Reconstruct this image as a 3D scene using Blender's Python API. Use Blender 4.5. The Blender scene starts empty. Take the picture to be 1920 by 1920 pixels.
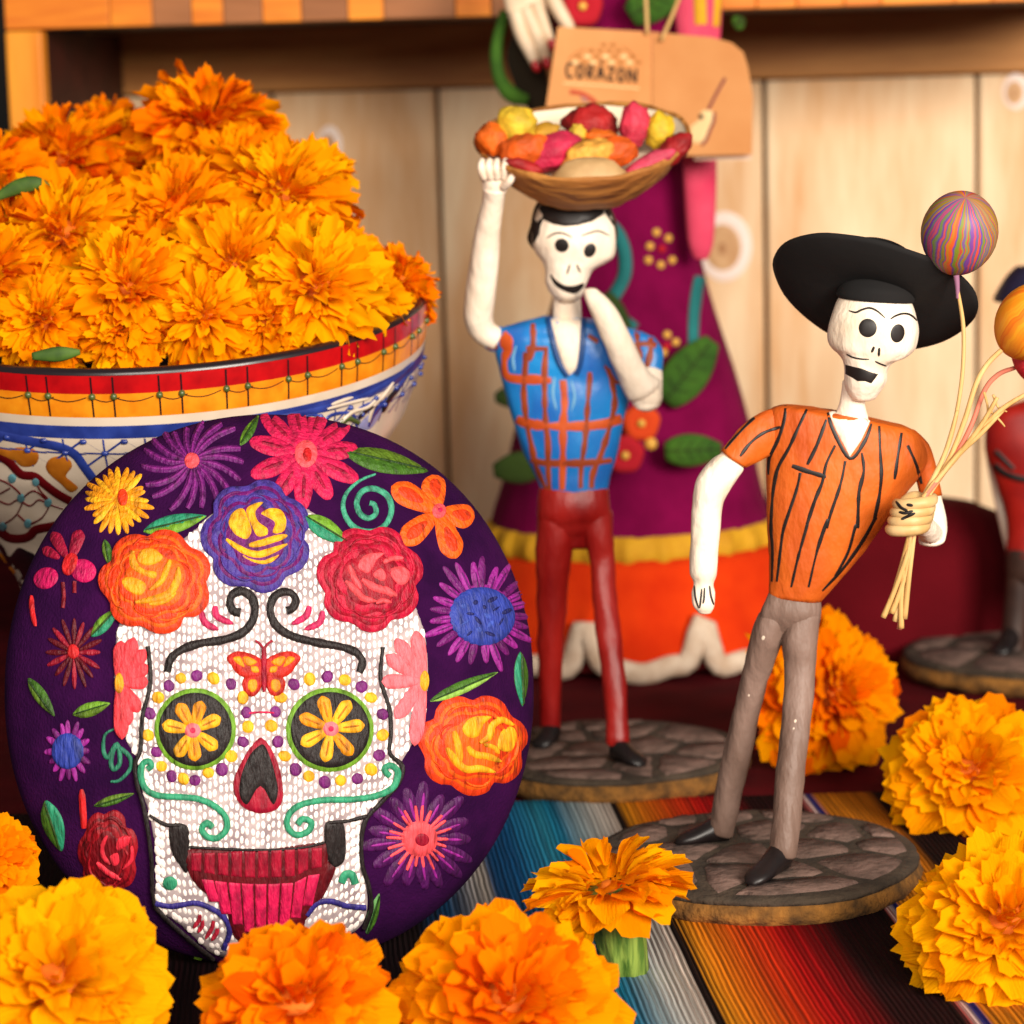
import bpy, bmesh, math, random
from mathutils import Vector, Matrix, noise
from mathutils.bvhtree import BVHTree
from mathutils.geometry import delaunay_2d_cdt

R = math.radians
SC = bpy.context.scene
COL = SC.collection
random.seed(7)

# ------------------------------------------------------------------ camera
CAM_H, PITCH, ROLL, FPX = 0.31, 9.0, -1.5, 5000.0
cam_d = bpy.data.cameras.new("camera")
cam_d.sensor_width = 36.0
cam_d.lens = FPX / 1920.0 * 36.0
cam_d.clip_start, cam_d.clip_end = 0.02, 50.0
cam_d.dof.use_dof = True
cam_d.dof.focus_distance = 0.97
cam_d.dof.aperture_fstop = 11.5
cam = bpy.data.objects.new("camera", cam_d)
COL.objects.link(cam)
CAM_M = (Matrix.Translation((0, 0, CAM_H)) @ Matrix.Rotation(R(90 - PITCH), 4, 'X')
         @ Matrix.Rotation(R(ROLL), 4, 'Z'))
cam.matrix_world = CAM_M
SC.camera = cam
CAM_P = CAM_M.translation.copy()
CAM_R3 = CAM_M.to_3x3()

# ------------------------------------------------------------------ light of the room, with an added fill lamp
world = bpy.data.worlds.new("World")
SC.world = world
world.use_nodes = True
bg = world.node_tree.nodes["Background"]
bg.inputs[0].default_value = (1.0, 0.90, 0.82, 1)
bg.inputs[1].default_value = 0.20

def area(name, loc, aim, size, power, color):
    d = bpy.data.lights.new(name, 'AREA')
    d.shape = 'RECTANGLE'
    d.size, d.size_y = size
    d.energy = power
    d.color = color
    o = bpy.data.objects.new(name, d)
    COL.objects.link(o)
    o.location = loc
    o.rotation_euler = (Vector(aim) - Vector(loc)).to_track_quat('-Z', 'Y').to_euler()
    return o

area("key_softbox", (0.90, -0.60, 0.74), (0.0, 1.25, 0.14), (0.85, 0.60), 64.0, (1.0, 0.91, 0.80))
area("fill_light", (-0.12, -0.75, 0.82), (0.0, 1.3, 0.16), (0.7, 0.6), 23.0, (1.0, 0.91, 0.80))  # unseen lamp, added from the front to brighten the back boards

SC.view_settings.view_transform = 'Standard'
SC.view_settings.look = 'None'
SC.view_settings.exposure = 0.0
SC.view_settings.gamma = 1.0
SC.cycles.max_bounces = 8
SC.cycles.use_denoising = True

# ------------------------------------------------------------------ pixel <-> place helpers
def raydir(px, py):
    return CAM_R3 @ Vector(((px - 960) / FPX, (960 - py) / FPX, -1.0))

def at(px, py, Y):
    """the point at depth Y that the photograph shows at (px, py)"""
    d = raydir(px, py)
    return CAM_P + d * ((Y - CAM_P.y) / d.y)

def gnd(px, py, z=0.0):
    d = raydir(px, py)
    return CAM_P + d * ((z - CAM_P.z) / d.z)

def scale_at(Y):
    return (at(961, 960, Y) - at(960, 960, Y)).length

def lin(c, k=1.0):
    out = []
    for v in c[:3]:
        v = v / 255.0
        out.append((v / 12.92 if v <= 0.04045 else ((v + 0.055) / 1.055) ** 2.4) * k)
    return (out[0], out[1], out[2], 1.0)

# ------------------------------------------------------------------ materials
MATS = {}

def mat(name, rgb, rough=0.6, rgb2=None, nscale=60.0, stretch=(1, 1, 1), mix=(0.35, 0.65), bump=0.0,
        bscale=400.0, bstretch=(1, 1, 1), bdist=0.0006, spec=0.4, k=0.85, sheen=0.0, coat=0.0, metal=0.0):
    if name in MATS:
        return MATS[name]
    m = bpy.data.materials.new(name)
    m.use_nodes = True
    nt = m.node_tree
    b = nt.nodes["Principled BSDF"]
    b.inputs["Roughness"].default_value = rough
    b.inputs["Specular IOR Level"].default_value = spec
    b.inputs["Metallic"].default_value = metal
    if sheen:
        b.inputs["Sheen Weight"].default_value = sheen
    if coat:
        b.inputs["Coat Weight"].default_value = coat
        b.inputs["Coat Roughness"].default_value = 0.12
    c1 = lin(rgb, k)
    b.inputs["Base Color"].default_value = c1
    tc = nt.nodes.new("ShaderNodeTexCoord")
    if rgb2 is not None:
        mp = nt.nodes.new("ShaderNodeMapping")
        mp.inputs["Scale"].default_value = stretch
        nt.links.new(tc.outputs["Object"], mp.inputs[0])
        n = nt.nodes.new("ShaderNodeTexNoise")
        n.inputs["Scale"].default_value = nscale
        n.inputs["Detail"].default_value = 5
        nt.links.new(mp.outputs[0], n.inputs["Vector"])
        r = nt.nodes.new("ShaderNodeValToRGB")
        r.color_ramp.elements[0].position = mix[0]
        r.color_ramp.elements[0].color = c1
        r.color_ramp.elements[1].position = mix[1]
        r.color_ramp.elements[1].color = lin(rgb2, k)
        nt.links.new(n.outputs["Fac"], r.inputs[0])
        nt.links.new(r.outputs[0], b.inputs["Base Color"])
    if bump:
        mp2 = nt.nodes.new("ShaderNodeMapping")
        mp2.inputs["Scale"].default_value = bstretch
        nt.links.new(tc.outputs["Object"], mp2.inputs[0])
        n2 = nt.nodes.new("ShaderNodeTexNoise")
        n2.inputs["Scale"].default_value = bscale
        n2.inputs["Detail"].default_value = 3
        nt.links.new(mp2.outputs[0], n2.inputs["Vector"])
        bp = nt.nodes.new("ShaderNodeBump")
        bp.inputs["Strength"].default_value = bump
        bp.inputs["Distance"].default_value = bdist
        nt.links.new(n2.outputs["Fac"], bp.inputs["Height"])
        nt.links.new(bp.outputs[0], b.inputs["Normal"])
    MATS[name] = m
    return m

def thread(rgb, rgb2=None):
    """embroidery thread: fine parallel strands, a little sheen"""
    key = "thread_%d_%d_%d" % tuple(rgb[:3])
    if key in MATS:
        return MATS[key]
    r2 = rgb2 or tuple(int(c * 0.62) for c in rgb)
    m = mat(key, rgb, 0.55, r2, 420, (1, 1, 0.3), (0.42, 0.74), 1.0, 800, (1, 1, 0.2), 0.0011, 0.3, 0.9)
    return m

# ------------------------------------------------------------------ mesh building
ORIG = {}

def tag(o, label=None, cat=None, group=None, kind=None):
    if label: o["label"] = label
    if cat: o["category"] = cat
    if group: o["group"] = group
    if kind: o["kind"] = kind
    return o

def thing(name, loc, label, cat, group=None):
    o = bpy.data.objects.new(name, None)
    o.empty_display_size = 0.01
    COL.objects.link(o)
    o.location = loc
    ORIG[o] = Vector(loc)
    return tag(o, label, cat, group)

class MB:
    def __init__(s):
        s.v, s.f = [], []
    def add(s, vs, fs):
        n = len(s.v)
        s.v.extend([Vector(p) for p in vs])
        s.f.extend([tuple(i + n for i in f) for f in fs])
        return s
    def bvh(s):
        return BVHTree.FromPolygons([tuple(p) for p in s.v], s.f)
    def build(s, name, material, parent=None, smooth=True, sharp=None):
        o_ = ORIG.get(parent, Vector((0, 0, 0)))
        me = bpy.data.meshes.new(name)
        me.from_pydata([tuple(p - o_) for p in s.v], [], s.f)
        me.update()
        bm = bmesh.new(); bm.from_mesh(me)
        bmesh.ops.recalc_face_normals(bm, faces=bm.faces)
        bm.to_mesh(me); bm.free()
        if smooth:
            me.shade_smooth()
            if sharp is not None:
                me.set_sharp_from_angle(angle=R(sharp))
        if material: me.materials.append(material)
        o = bpy.data.objects.new(name, me)
        COL.objects.link(o)
        o.parent = parent
        ORIG[o] = o_
        return o

def catmull(pts, n=6, closed=False):
    pts = [Vector(p) for p in pts]
    N = len(pts)
    if N < 3: 
        return [pts[0].lerp(pts[-1], i / n) for i in range(n + 1)]
    out = []
    rng = range(N if closed else N - 1)
    for i in rng:
        if closed:
            p0, p1, p2, p3 = pts[i - 1], pts[i], pts[(i + 1) % N], pts[(i + 2) % N]
        else:
            p0 = pts[max(i - 1, 0)]; p1 = pts[i]; p2 = pts[i + 1]; p3 = pts[min(i + 2, N - 1)]
        for k in range(n):
            t = k / n
            out.append(0.5 * ((2 * p1) + (p2 - p0) * t + (2 * p0 - 5 * p1 + 4 * p2 - p3) * t * t
                              + (3 * p1 - p0 - 3 * p2 + p3) * t * t * t))
    if not closed:
        out.append(pts[-1])
    return out

def bridge(mb, rings, cap=True, closed=True):
    """rings: equal-length lists of world points"""
    n0 = len(mb.v); S = len(rings[0])
    for r in rings: mb.v.extend([Vector(p) for p in r])
    for i in range(len(rings) - 1):
        for j in range(S if closed else S - 1):
            a = n0 + i * S + j; b = n0 + i * S + (j + 1) % S
            mb.f.append((a, b, b + S, a + S))
    if cap:
        for k, rev in ((0, True), (len(rings) - 1, False)):
            c = sum((Vector(p) for p in rings[k]), Vector()) / S
            ci = len(mb.v); mb.v.append(c)
            for j in range(S):
                a = n0 + k * S + j; b = n0 + k * S + (j + 1) % S
                mb.f.append((a, b, ci) if not rev else (b, a, ci))

def loft(mb, rings, seg=24, n=5, jit=0.0, seed=0.0, roundcap=True):
    """rings: (Lx, Ly, Rx, Ry, Y, depth_ratio[, power]) - a body whose outline the photo shows"""
    key = []
    for r in rings:
        p = r[6] if len(r) > 6 else 2.0
        key.append((Vector((r[0], r[1], r[4])), Vector((r[2], r[3], r[5])), p))
    A = catmull([k[0] for k in key], n); B = catmull([k[1] for k in key], n)
    P = catmull([Vector((k[2], 0, 0)) for k in key], n)
    if roundcap:
        for side in (0, -1):
            a, b = A[side], B[side]
            nx = 1 if side == 0 else -2
            m0 = Vector(((a.x + b.x) / 2, (a.y + b.y) / 2)); m1 = Vector(((A[nx].x + B[nx].x) / 2, (A[nx].y + B[nx].y) / 2))
            d = (m0 - m1); d = d.normalized() if d.length > 1e-6 else Vector((0, 1))
            hw = (Vector((a.x, a.y)) - Vector((b.x, b.y))).length / 2
            ex = []
            for q in (0.5, 0.8, 0.95):
                w = math.sqrt(max(0, 1 - q * q)); off = d * hw * q * 0.35
                ca = m0 + (Vector((a.x, a.y)) - m0) * w + off; cb = m0 + (Vector((b.x, b.y)) - m0) * w + off
                ex.append((Vector((ca.x, ca.y, a.z)), Vector((cb.x, cb.y, b.z)), P[side]))
            if side == 0:
                for e in ex: A.insert(0, e[0]); B.insert(0, e[1]); P.insert(0, e[2])
            else:
                for e in ex: A.append(e[0]); B.append(e[1]); P.append(e[2])
    out = []
    for a, b, p in zip(A, B, P):
        Y, ratio, pw = a.z, b.z, max(p.x, 1.2)
        l = at(a.x, a.y, Y); r = at(b.x, b.y, Y)
        c = (l + r) / 2; ax = (r - l) / 2
        ay = Vector((0, 1, 0)) * ax.length * ratio
        ring = []
        for j in range(seg):
            t = 2 * math.pi * j / seg
            ct, st = math.cos(t), math.sin(t)
            e = 2.0 / pw
            x = math.copysign(abs(ct) ** e, ct); y = math.copysign(abs(st) ** e, st)
            q = c + ax * x - ay * y
            if jit:
                q += (noise.noise_vector(q * 70 + Vector((seed, seed, 0))) + noise.noise_vector(q * 190 + Vector((0, seed, seed))) * .7) * jit * 1.3
            ring.append(q)
        out.append(ring)
    bridge(mb, out)
    return mb

def tube(mb, pts, radii, seg=10, n=5, flat=1.0, cap=True):
    """swept tube through world points"""
    P = catmull(pts, n)
    if isinstance(radii, (int, float)): radii = [radii] * len(pts)
    Q = catmull([Vector((r, 0, 0)) for r in radii], n)
    rings = []
    up = Vector((0, -1, 0.01))
    for i, p in enumerate(P):
        t = (P[min(i + 1, len(P) - 1)] - P[max(i - 1, 0)])
        t = t.normalized() if t.length > 1e-9 else Vector((0, 0, 1))
        x = t.cross(up)
        if x.length < 1e-4: x = t.cross(Vector((1, 0, 0)))
        x.normalize(); y = t.cross(x).normalized()
        r = max(Q[min(i, len(Q) - 1)].x, 1e-5)
        rings.append([p + (x * math.cos(a) + y * math.sin(a) * flat) * r for a in [2 * math.pi * j / seg for j in range(seg)]])
    bridge(mb, rings, cap)
    return mb

def ellipsoid(mb, c, rx, ry, rz, rot=None, seg=20, rings=12, jit=0.0, seed=0):
    rot = rot or Matrix.Identity(3)
    c = Vector(c); out = []
    for i in range(1, rings):
        t = math.pi * i / rings
        rr = []
        for j in range(seg):
            a = 2 * math.pi * j / seg
            p = Vector((math.sin(t) * math.cos(a) * rx, math.sin(t) * math.sin(a) * ry, math.cos(t) * rz))
            if jit:
                p *= 1 + jit * noise.noise(p.normalized() * 2.3 + Vector((seed, 0, 0)))
            rr.append(c + rot @ p)
        out.append(rr)
    bridge(mb, out)
    return mb

def box(mb, lo, hi, M=None):
    x0, y0, z0 = lo; x1, y1, z1 = hi
    vs = [Vector(p) for p in ((x0, y0, z0), (x1, y0, z0), (x1, y1, z0), (x0, y1, z0), (x0, y0, z1), (x1, y0, z1), (x1, y1, z1), (x0, y1, z1))]
    if M: vs = [M @ v for v in vs]
    return mb.add(vs, [(0, 3, 2, 1), (4, 5, 6, 7), (0, 1, 5, 4), (1, 2, 6, 5), (2, 3, 7, 6), (3, 0, 4, 7)])

def bevel(o, w, seg=2):
    md = o.modifiers.new("bevel", 'BEVEL'); md.width = w; md.segments = seg; md.limit_method = 'ANGLE'
    return o

# ---- painted / stitched marks that lie on a real surface
def drop(bvh, px, py):
    d = raydir(px, py).normalized()
    loc, nor, idx, dist = bvh.ray_cast(CAM_P, d)
    if loc is None: return None
    if nor.dot(d) > 0: nor = -nor
    return loc, nor

def inside(p, poly):
    x, y = p; c = False; n = len(poly); j = n - 1
    for i in range(n):
        xi, yi = poly[i][0], poly[i][1]; xj, yj = poly[j][0], poly[j][1]
        if (yi > y) != (yj > y) and x < (xj - xi) * (y - yi) / (yj - yi + 1e-12) + xi: c = not c
        j = i
    return c

def pdist(p, poly):
    best = 1e9; n = len(poly); px, py = p
    for i in range(n):
        ax, ay = poly[i][0], poly[i][1]; bx, by = poly[(i + 1) % n][0], poly[(i + 1) % n][1]
        dx, dy = bx - ax, by - ay
        t = max(0, min(1, ((px - ax) * dx + (py - ay) * dy) / (dx * dx + dy * dy + 1e-12)))
        d = (px - ax - t * dx) ** 2 + (py - ay - t * dy) ** 2
        if d < best: best = d
    return math.sqrt(best)

def patch_mb(mb, bvh, poly, e=0.0004, bulge=0.0005, bw=8.0, smooth=True, n=4, grid=None, edge=None):
    if bvh is globals().get("DISC"): e, bulge = e * .5, bulge * .45
    lip = edge if edge is not None else (e * .4 if e < .0003 else e - .0005)
    if smooth: poly = [(p.x, p.y) for p in catmull([Vector((q[0], q[1], 0)) for q in poly], n, True)]
    if not smooth:
        q_ = []
        for i in range(len(poly)):
            a, b = poly[i], poly[(i + 1) % len(poly)]; m_ = max(1, int(math.hypot(b[0] - a[0], b[1] - a[1]) / 5))
            q_ += [(a[0] + (b[0] - a[0]) * t / m_, a[1] + (b[1] - a[1]) * t / m_) for t in range(m_)]
        poly = q_
    xs = [p[0] for p in poly]; ys = [p[1] for p in poly]
    size = min(max(xs) - min(xs), max(ys) - min(ys))
    g = grid or max(3.0, min(14.0, size / 5))
    pts = list(poly); N = len(poly)
    ins = min(2.0, size * 0.12)
    area2 = sum(poly[i][0] * poly[(i + 1) % N][1] - poly[(i + 1) % N][0] * poly[i][1] for i in range(N))
    sg = 1 if area2 > 0 else -1
    for i in range(N):
        a, b = poly[i - 1], poly[(i + 1) % N]
        dx, dy = b[0] - a[0], b[1] - a[1]; l = math.hypot(dx, dy) + 1e-9
        q = (poly[i][0] - sg * dy / l * ins, poly[i][1] + sg * dx / l * ins)
        if inside(q, poly) and pdist(q, poly) > ins * 0.6: pts.append(q)
    y = min(ys) + g / 2; row = 0
    while y < max(ys):
        x = min(xs) + (g / 2 if row % 2 else 0)
        while x < max(xs):
            if inside((x, y), poly) and pdist((x, y), poly) > max(ins * 1.3, g * 0.45): pts.append((x, y))
            x += g
        y += g * 0.866; row += 1
    res = delaunay_2d_cdt([Vector(p) for p in pts], [], [list(range(N))], 1, 1e-5)
    vs, fs = res[0], res[2]
    idx = {}; out = []
    for i, v in enumerate(vs):
        h = drop(bvh, v.x, v.y)
        if h is None: continue
        d = pdist((v.x, v.y), poly)
        hh = lip if d < 0.05 else e + bulge * min(1.0, d / bw) ** 0.6
        idx[i] = len(out); out.append(h[0] + h[1] * hh)
    mb.add(out, [tuple(idx[i] for i in f) for f in fs if all(i in idx for i in f)])
    return mb

def patch(bvh, poly, material, name, parent, **kw):
    return patch_mb(MB(), bvh, poly, **kw).build(name, material, parent)

def stroke_mb(mb, bvh, pts, w, e=0.0004, bulge=0.0004, n=5, taper=(1, 1), smooth=True, wob=0.0):
    if bvh is globals().get("DISC"): e, bulge = e * .5, bulge * .6
    lip = e * .4 if e < .0003 else e - .0005
    P = [(p.x, p.y) for p in (catmull([Vector((q[0], q[1], 0)) for q in pts], n) if smooth else [Vector((q[0], q[1], 0)) for q in pts])]
    L = len(P); prev = None; n0 = None
    for i, p in enumerate(P):
        a, b = P[max(i - 1, 0)], P[min(i + 1, L - 1)]
        dx, dy = b[0] - a[0], b[1] - a[1]; l = math.hypot(dx, dy) + 1e-9
        nx, ny = -dy / l, dx / l
        t = i / (L - 1)
        tp = 1.0
        if t < 0.3: tp = taper[0] + (1 - taper[0]) * math.sin(t / 0.3 * math.pi / 2)
        elif t > 0.7: tp = taper[1] + (1 - taper[1]) * math.sin((1 - t) / 0.3 * math.pi / 2)
        hw = w / 2 * tp
        if wob: hw *= 1 + wob * noise.noise(Vector((p[0] * 0.05, p[1] * 0.05, w)))
        row = []
        for u, hh in ((-1, lip), (-0.8, e + bulge * 0.6), (0, e + bulge), (0.8, e + bulge * 0.6), (1, lip)):
            h = drop(bvh, p[0] + nx * hw * u, p[1] + ny * hw * u)
            row.append(None if h is None else h[0] + h[1] * hh)
        if any(r is None for r in row): prev = None; continue
        k = len(mb.v); mb.v.extend(row)
        if prev is not None:
            for j in range(4): mb.f.append((prev + j, prev + j + 1, k + j + 1, k + j))
        prev = k
    return mb

def stroke(bvh, pts, w, material, name, parent, **kw):
    return stroke_mb(MB(), bvh, pts, w, **kw).build(name, material, parent)

def ell(cx, cy, rx, ry, rot=0, n=14):
    c, s = math.cos(R(rot)), math.sin(R(rot))
    return [(cx + c * rx * math.cos(t) - s * ry * math.sin(t), cy + s * rx * math.cos(t) + c * ry * math.sin(t))
            for t in [2 * math.pi * i / n for i in range(n)]]

def petal_poly(cx, cy, ang, r0, r1, w, tip=0.75, sx=1.0, sy=1.0):
    """a petal outline: ang degrees in the picture (0 right, 90 up)"""
    d = (math.cos(R(ang)), -math.sin(R(ang))); q = (-d[1], d[0])
    out = []
    for t, ww in ((0, .35), (.3, .8), (tip, 1.0), (.92, .62), (1, .12), (1, -.12), (.92, -.62), (tip, -1.0), (.3, -.8), (0, -.35)):
        r = r0 + (r1 - r0) * t
        x = d[0] * r + q[0] * ww * w / 2; y = d[1] * r + q[1] * ww * w / 2
        out.append((cx + x * sx, cy + y * sy))
    return out

def leaf_poly(a, b, w, n=7):
    ax, ay = a; bx, by = b
    dx, dy = bx - ax, by - ay; l = math.hypot(dx, dy); nx, ny = -dy / l, dx / l
    up, dn = [], []
    for i in range(1, n):
        t = i / n; ww = w / 2 * math.sin(math.pi * t ** 0.85) ** 0.8
        up.append((ax + dx * t + nx * ww, ay + dy * t + ny * ww)); dn.append((ax + dx * t - nx * ww, ay + dy * t - ny * ww))
    return [a] + up + [b] + dn[::-1]
# ================================================================== setting
# --- dark room wall behind everything
m_dark = mat("dark_wall_paint", (14, 10, 9), 0.9)
o = box(MB(), (-2.2, 2.35, -0.4), (2.2, 2.4, 2.2)).build("backdrop_wall", m_dark, None, False)
tag(o, kind="structure")

# --- table under a maroon cloth
m_maroon = mat("maroon_cloth", (92, 8, 18), 0.9, (66, 3, 12), 26, (1, 1, 1), (0.35, 0.7), 0.5, 900, (1, 1, 1), 0.0006, 0.1, 0.8)
mb = MB(); NX, NY = 70, 70
vs = []; fs = []
for j in range(NY + 1):
    for i in range(NX + 1):
        x = -0.75 + 1.5 * i / NX; y = 0.55 + 1.45 * j / NY
        vs.append((x, y, -0.0035 + 0.0012 * noise.noise(Vector((x * 9, y * 9, 3)))))
for j in range(NY):
    for i in range(NX):
        a = j * (NX + 1) + i; fs.append((a, a + 1, a + NX + 2, a + NX + 1))
o = mb.add(vs, fs).build("table_top", m_maroon); tag(o, kind="structure")

# --- striped serape
d0, d1 = gnd(1505, 1485), gnd(1705, 1745)
SD = (d1 - d0); SD.z = 0; SD.normalize()
SN = Vector((-SD.y, SD.x, 0))
if SN.x < 0: SN = -SN
def sval(px, py): return gnd(px, py).dot(SN)
stops = [(120, 1850, (44, 5, 12)), (262, 1850, (30, 4, 9)), (272, 1850, (150, 8, 18)), (286, 1850, (150, 8, 18)), (296, 1850, (28, 3, 8)),
         (480, 1850, (30, 4, 9)), (800, 1850, (20, 6, 10)), (880, 1850, (8, 84, 134)),
         (907, 1640, (200, 190, 178)), (922, 1640, (5, 70, 120)), (975, 1640, (2, 88, 145)), (1020, 1640, (30, 128, 172)), (1050, 1640, (40, 140, 170)),
         (1170, 1850, (12, 128, 170)), (1212, 1850, (150, 178, 188)), (1255, 1850, (196, 196, 190)), (1304, 1850, (222, 205, 190)),
         (1313, 1850, (24, 12, 10)), (1326, 1850, (24, 12, 10)), (1336, 1850, (236, 150, 22)), (1395, 1850, (240, 118, 14)), (1455, 1850, (232, 66, 12)),
         (1520, 1850, (205, 14, 12)), (1580, 1850, (140, 2, 10)), (1640, 1850, (40, 4, 8)), (1765, 1850, (26, 4, 8)),
         (1690, 1745, (170, 14, 20)), (1696, 1745, (236, 205, 195)), (1706, 1745, (230, 200, 195)), (1709, 1745, (38, 38, 112)), (1722, 1745, (38, 38, 112)), (1727, 1745, (214, 128, 20))]
sv = [(sval(x, y), c) for x, y, c in stops]
sv.sort(key=lambda q: q[0])
tail = sv[-1][0]
s0, s1 = sv[0][0] - 0.06, tail + 0.10
m = bpy.data.materials.new("serape_weave"); m.use_nodes = True
nt = m.node_tree; b = nt.nodes["Principled BSDF"]
b.inputs["Roughness"].default_value = 0.9; b.inputs["Specular IOR Level"].default_value = 0.1
tc = nt.nodes.new("ShaderNodeTexCoord")
dot = nt.nodes.new("ShaderNodeVectorMath"); dot.operation = 'DOT_PRODUCT'; dot.inputs[1].default_value = SN
dot2 = nt.nodes.new("ShaderNodeVectorMath"); dot2.operation = 'DOT_PRODUCT'; dot2.inputs[1].default_value = SD
nt.links.new(tc.outputs["Object"], dot.inputs[0]); nt.links.new(tc.outputs["Object"], dot2.inputs[0])
cmb = nt.nodes.new("ShaderNodeCombineXYZ"); nt.links.new(dot.outputs["Value"], cmb.inputs[0]); nt.links.new(dot2.outputs["Value"], cmb.inputs[1])
def nz(scale, sy, det=2):
    mp = nt.nodes.new("ShaderNodeMapping"); mp.inputs["Scale"].default_value = (1, sy, 1)
    nt.links.new(cmb.outputs[0], mp.inputs[0])
    n_ = nt.nodes.new("ShaderNodeTexNoise"); n_.inputs["Scale"].default_value = scale; n_.inputs["Detail"].default_value = det
    nt.links.new(mp.outputs[0], n_.inputs["Vector"]); return n_
n1 = nz(620, 0.006); n2 = nz(900, 0.03)
ma = nt.nodes.new("ShaderNodeMath"); ma.operation = 'MULTIPLY_ADD'; ma.inputs[1].default_value = 0.005; ma.inputs[2].default_value = -0.0025
nt.links.new(n1.outputs["Fac"], ma.inputs[0])
ad = nt.nodes.new("ShaderNodeMath"); ad.operation = 'ADD'; nt.links.new(dot.outputs["Value"], ad.inputs[0]); nt.links.new(ma.outputs[0], ad.inputs[1])
mr = nt.nodes.new("ShaderNodeMapRange"); mr.inputs["From Min"].default_value = s0; mr.inputs["From Max"].default_value = s1
nt.links.new(ad.outputs[0], mr.inputs["Value"])
rp = nt.nodes.new("ShaderNodeValToRGB"); cr = rp.color_ramp
extra = [(tail + 0.022, (205, 118, 16)), (tail + 0.026, (24, 5, 8)), (tail + 0.045, (24, 5, 8)), (tail + 0.049, (130, 6, 14))]
full = (sv + extra)
while len(full) > 31: full.pop(0)
cr.elements[0].position = (full[0][0] - s0) / (s1 - s0); cr.elements[0].color = lin(full[0][1], .85)
cr.elements[1].position = (full[-1][0] - s0) / (s1 - s0); cr.elements[1].color = lin(full[-1][1], .85)
for s_, c_ in full[1:-1]:
    el = cr.elements.new((s_ - s0) / (s1 - s0)); el.color = lin(c_, .85)
nt.links.new(mr.outputs[0], rp.inputs[0])
mx = nt.nodes.new("ShaderNodeMix"); mx.data_type = 'RGBA'; mx.blend_type = 'MULTIPLY'
rmp = nt.nodes.new("ShaderNodeMapRange"); rmp.inputs["From Min"].default_value = .35; rmp.inputs["From Max"].default_value = .65
rmp.inputs["To Min"].default_value = 0.45; rmp.inputs["To Max"].default_value = 1.1
nt.links.new(n1.outputs["Fac"], rmp.inputs["Value"])
mx.inputs["Factor"].default_value = 1.0
nt.links.new(rp.outputs[0], mx.inputs[6]); nt.links.new(rmp.outputs[0], mx.inputs[7])
rib = nt.nodes.new("ShaderNodeMath"); rib.operation = 'MULTIPLY_ADD'; rib.inputs[1].default_value = 1 / 0.0010; nt.links.new(dot.outputs["Value"], rib.inputs[0])
nw = nz(90, .4); rw = nt.nodes.new("ShaderNodeMath"); rw.operation = 'MULTIPLY'; rw.inputs[1].default_value = 1.6; nt.links.new(nw.outputs["Fac"], rw.inputs[0]); nt.links.new(rw.outputs[0], rib.inputs[2])
pp = nt.nodes.new("ShaderNodeMath"); pp.operation = 'PINGPONG'; pp.inputs[1].default_value = 1.0; nt.links.new(rib.outputs[0], pp.inputs[0])
pr = nt.nodes.new("ShaderNodeMapRange"); pr.inputs["From Max"].default_value = 0.6; pr.inputs["To Min"].default_value = 0.66; nt.links.new(pp.outputs[0], pr.inputs["Value"])
mx2 = nt.nodes.new("ShaderNodeMix"); mx2.data_type = 'RGBA'; mx2.blend_type = 'MULTIPLY'; mx2.inputs["Factor"].default_value = 1.0
nt.links.new(mx.outputs[2], mx2.inputs[6]); nt.links.new(pr.outputs[0], mx2.inputs[7])
nt.links.new(mx2.outputs[2], b.inputs["Base Color"])
hs_ = nt.nodes.new("ShaderNodeMath"); hs_.operation = 'MULTIPLY_ADD'; hs_.inputs[1].default_value = .5; nt.links.new(n2.outputs["Fac"], hs_.inputs[0]); nt.links.new(pp.outputs[0], hs_.inputs[2])
bp = nt.nodes.new("ShaderNodeBump"); bp.inputs["Strength"].default_value = 0.8; bp.inputs["Distance"].default_value = 0.0009
nt.links.new(hs_.outputs[0], bp.inputs["Height"]); nt.links.new(bp.outputs[0], b.inputs["Normal"])
m_serape = m
mb = MB(); vs = []; fs = []; NX, NY = 110, 50
for j in range(NY + 1):
    for i in range(NX + 1):
        x = -0.42 + 0.84 * i / NX; y = 0.62 + (gnd(1580, 1474).y - 0.62) * j / NY
        z = 0.0012 * noise.noise(Vector((x * 14, y * 14, 0)))
        if j == NY: z = -0.004
        vs.append((x, y, z))
for j in range(NY):
    for i in range(NX):
        a = j * (NX + 1) + i; fs.append((a, a + 1, a + NX + 2, a + NX + 1))
o = mb.add(vs, fs).build("serape_blanket", m_serape)
tag(o, "striped woven serape in blue, white, orange, red and black lying on the table", "blanket")

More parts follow.
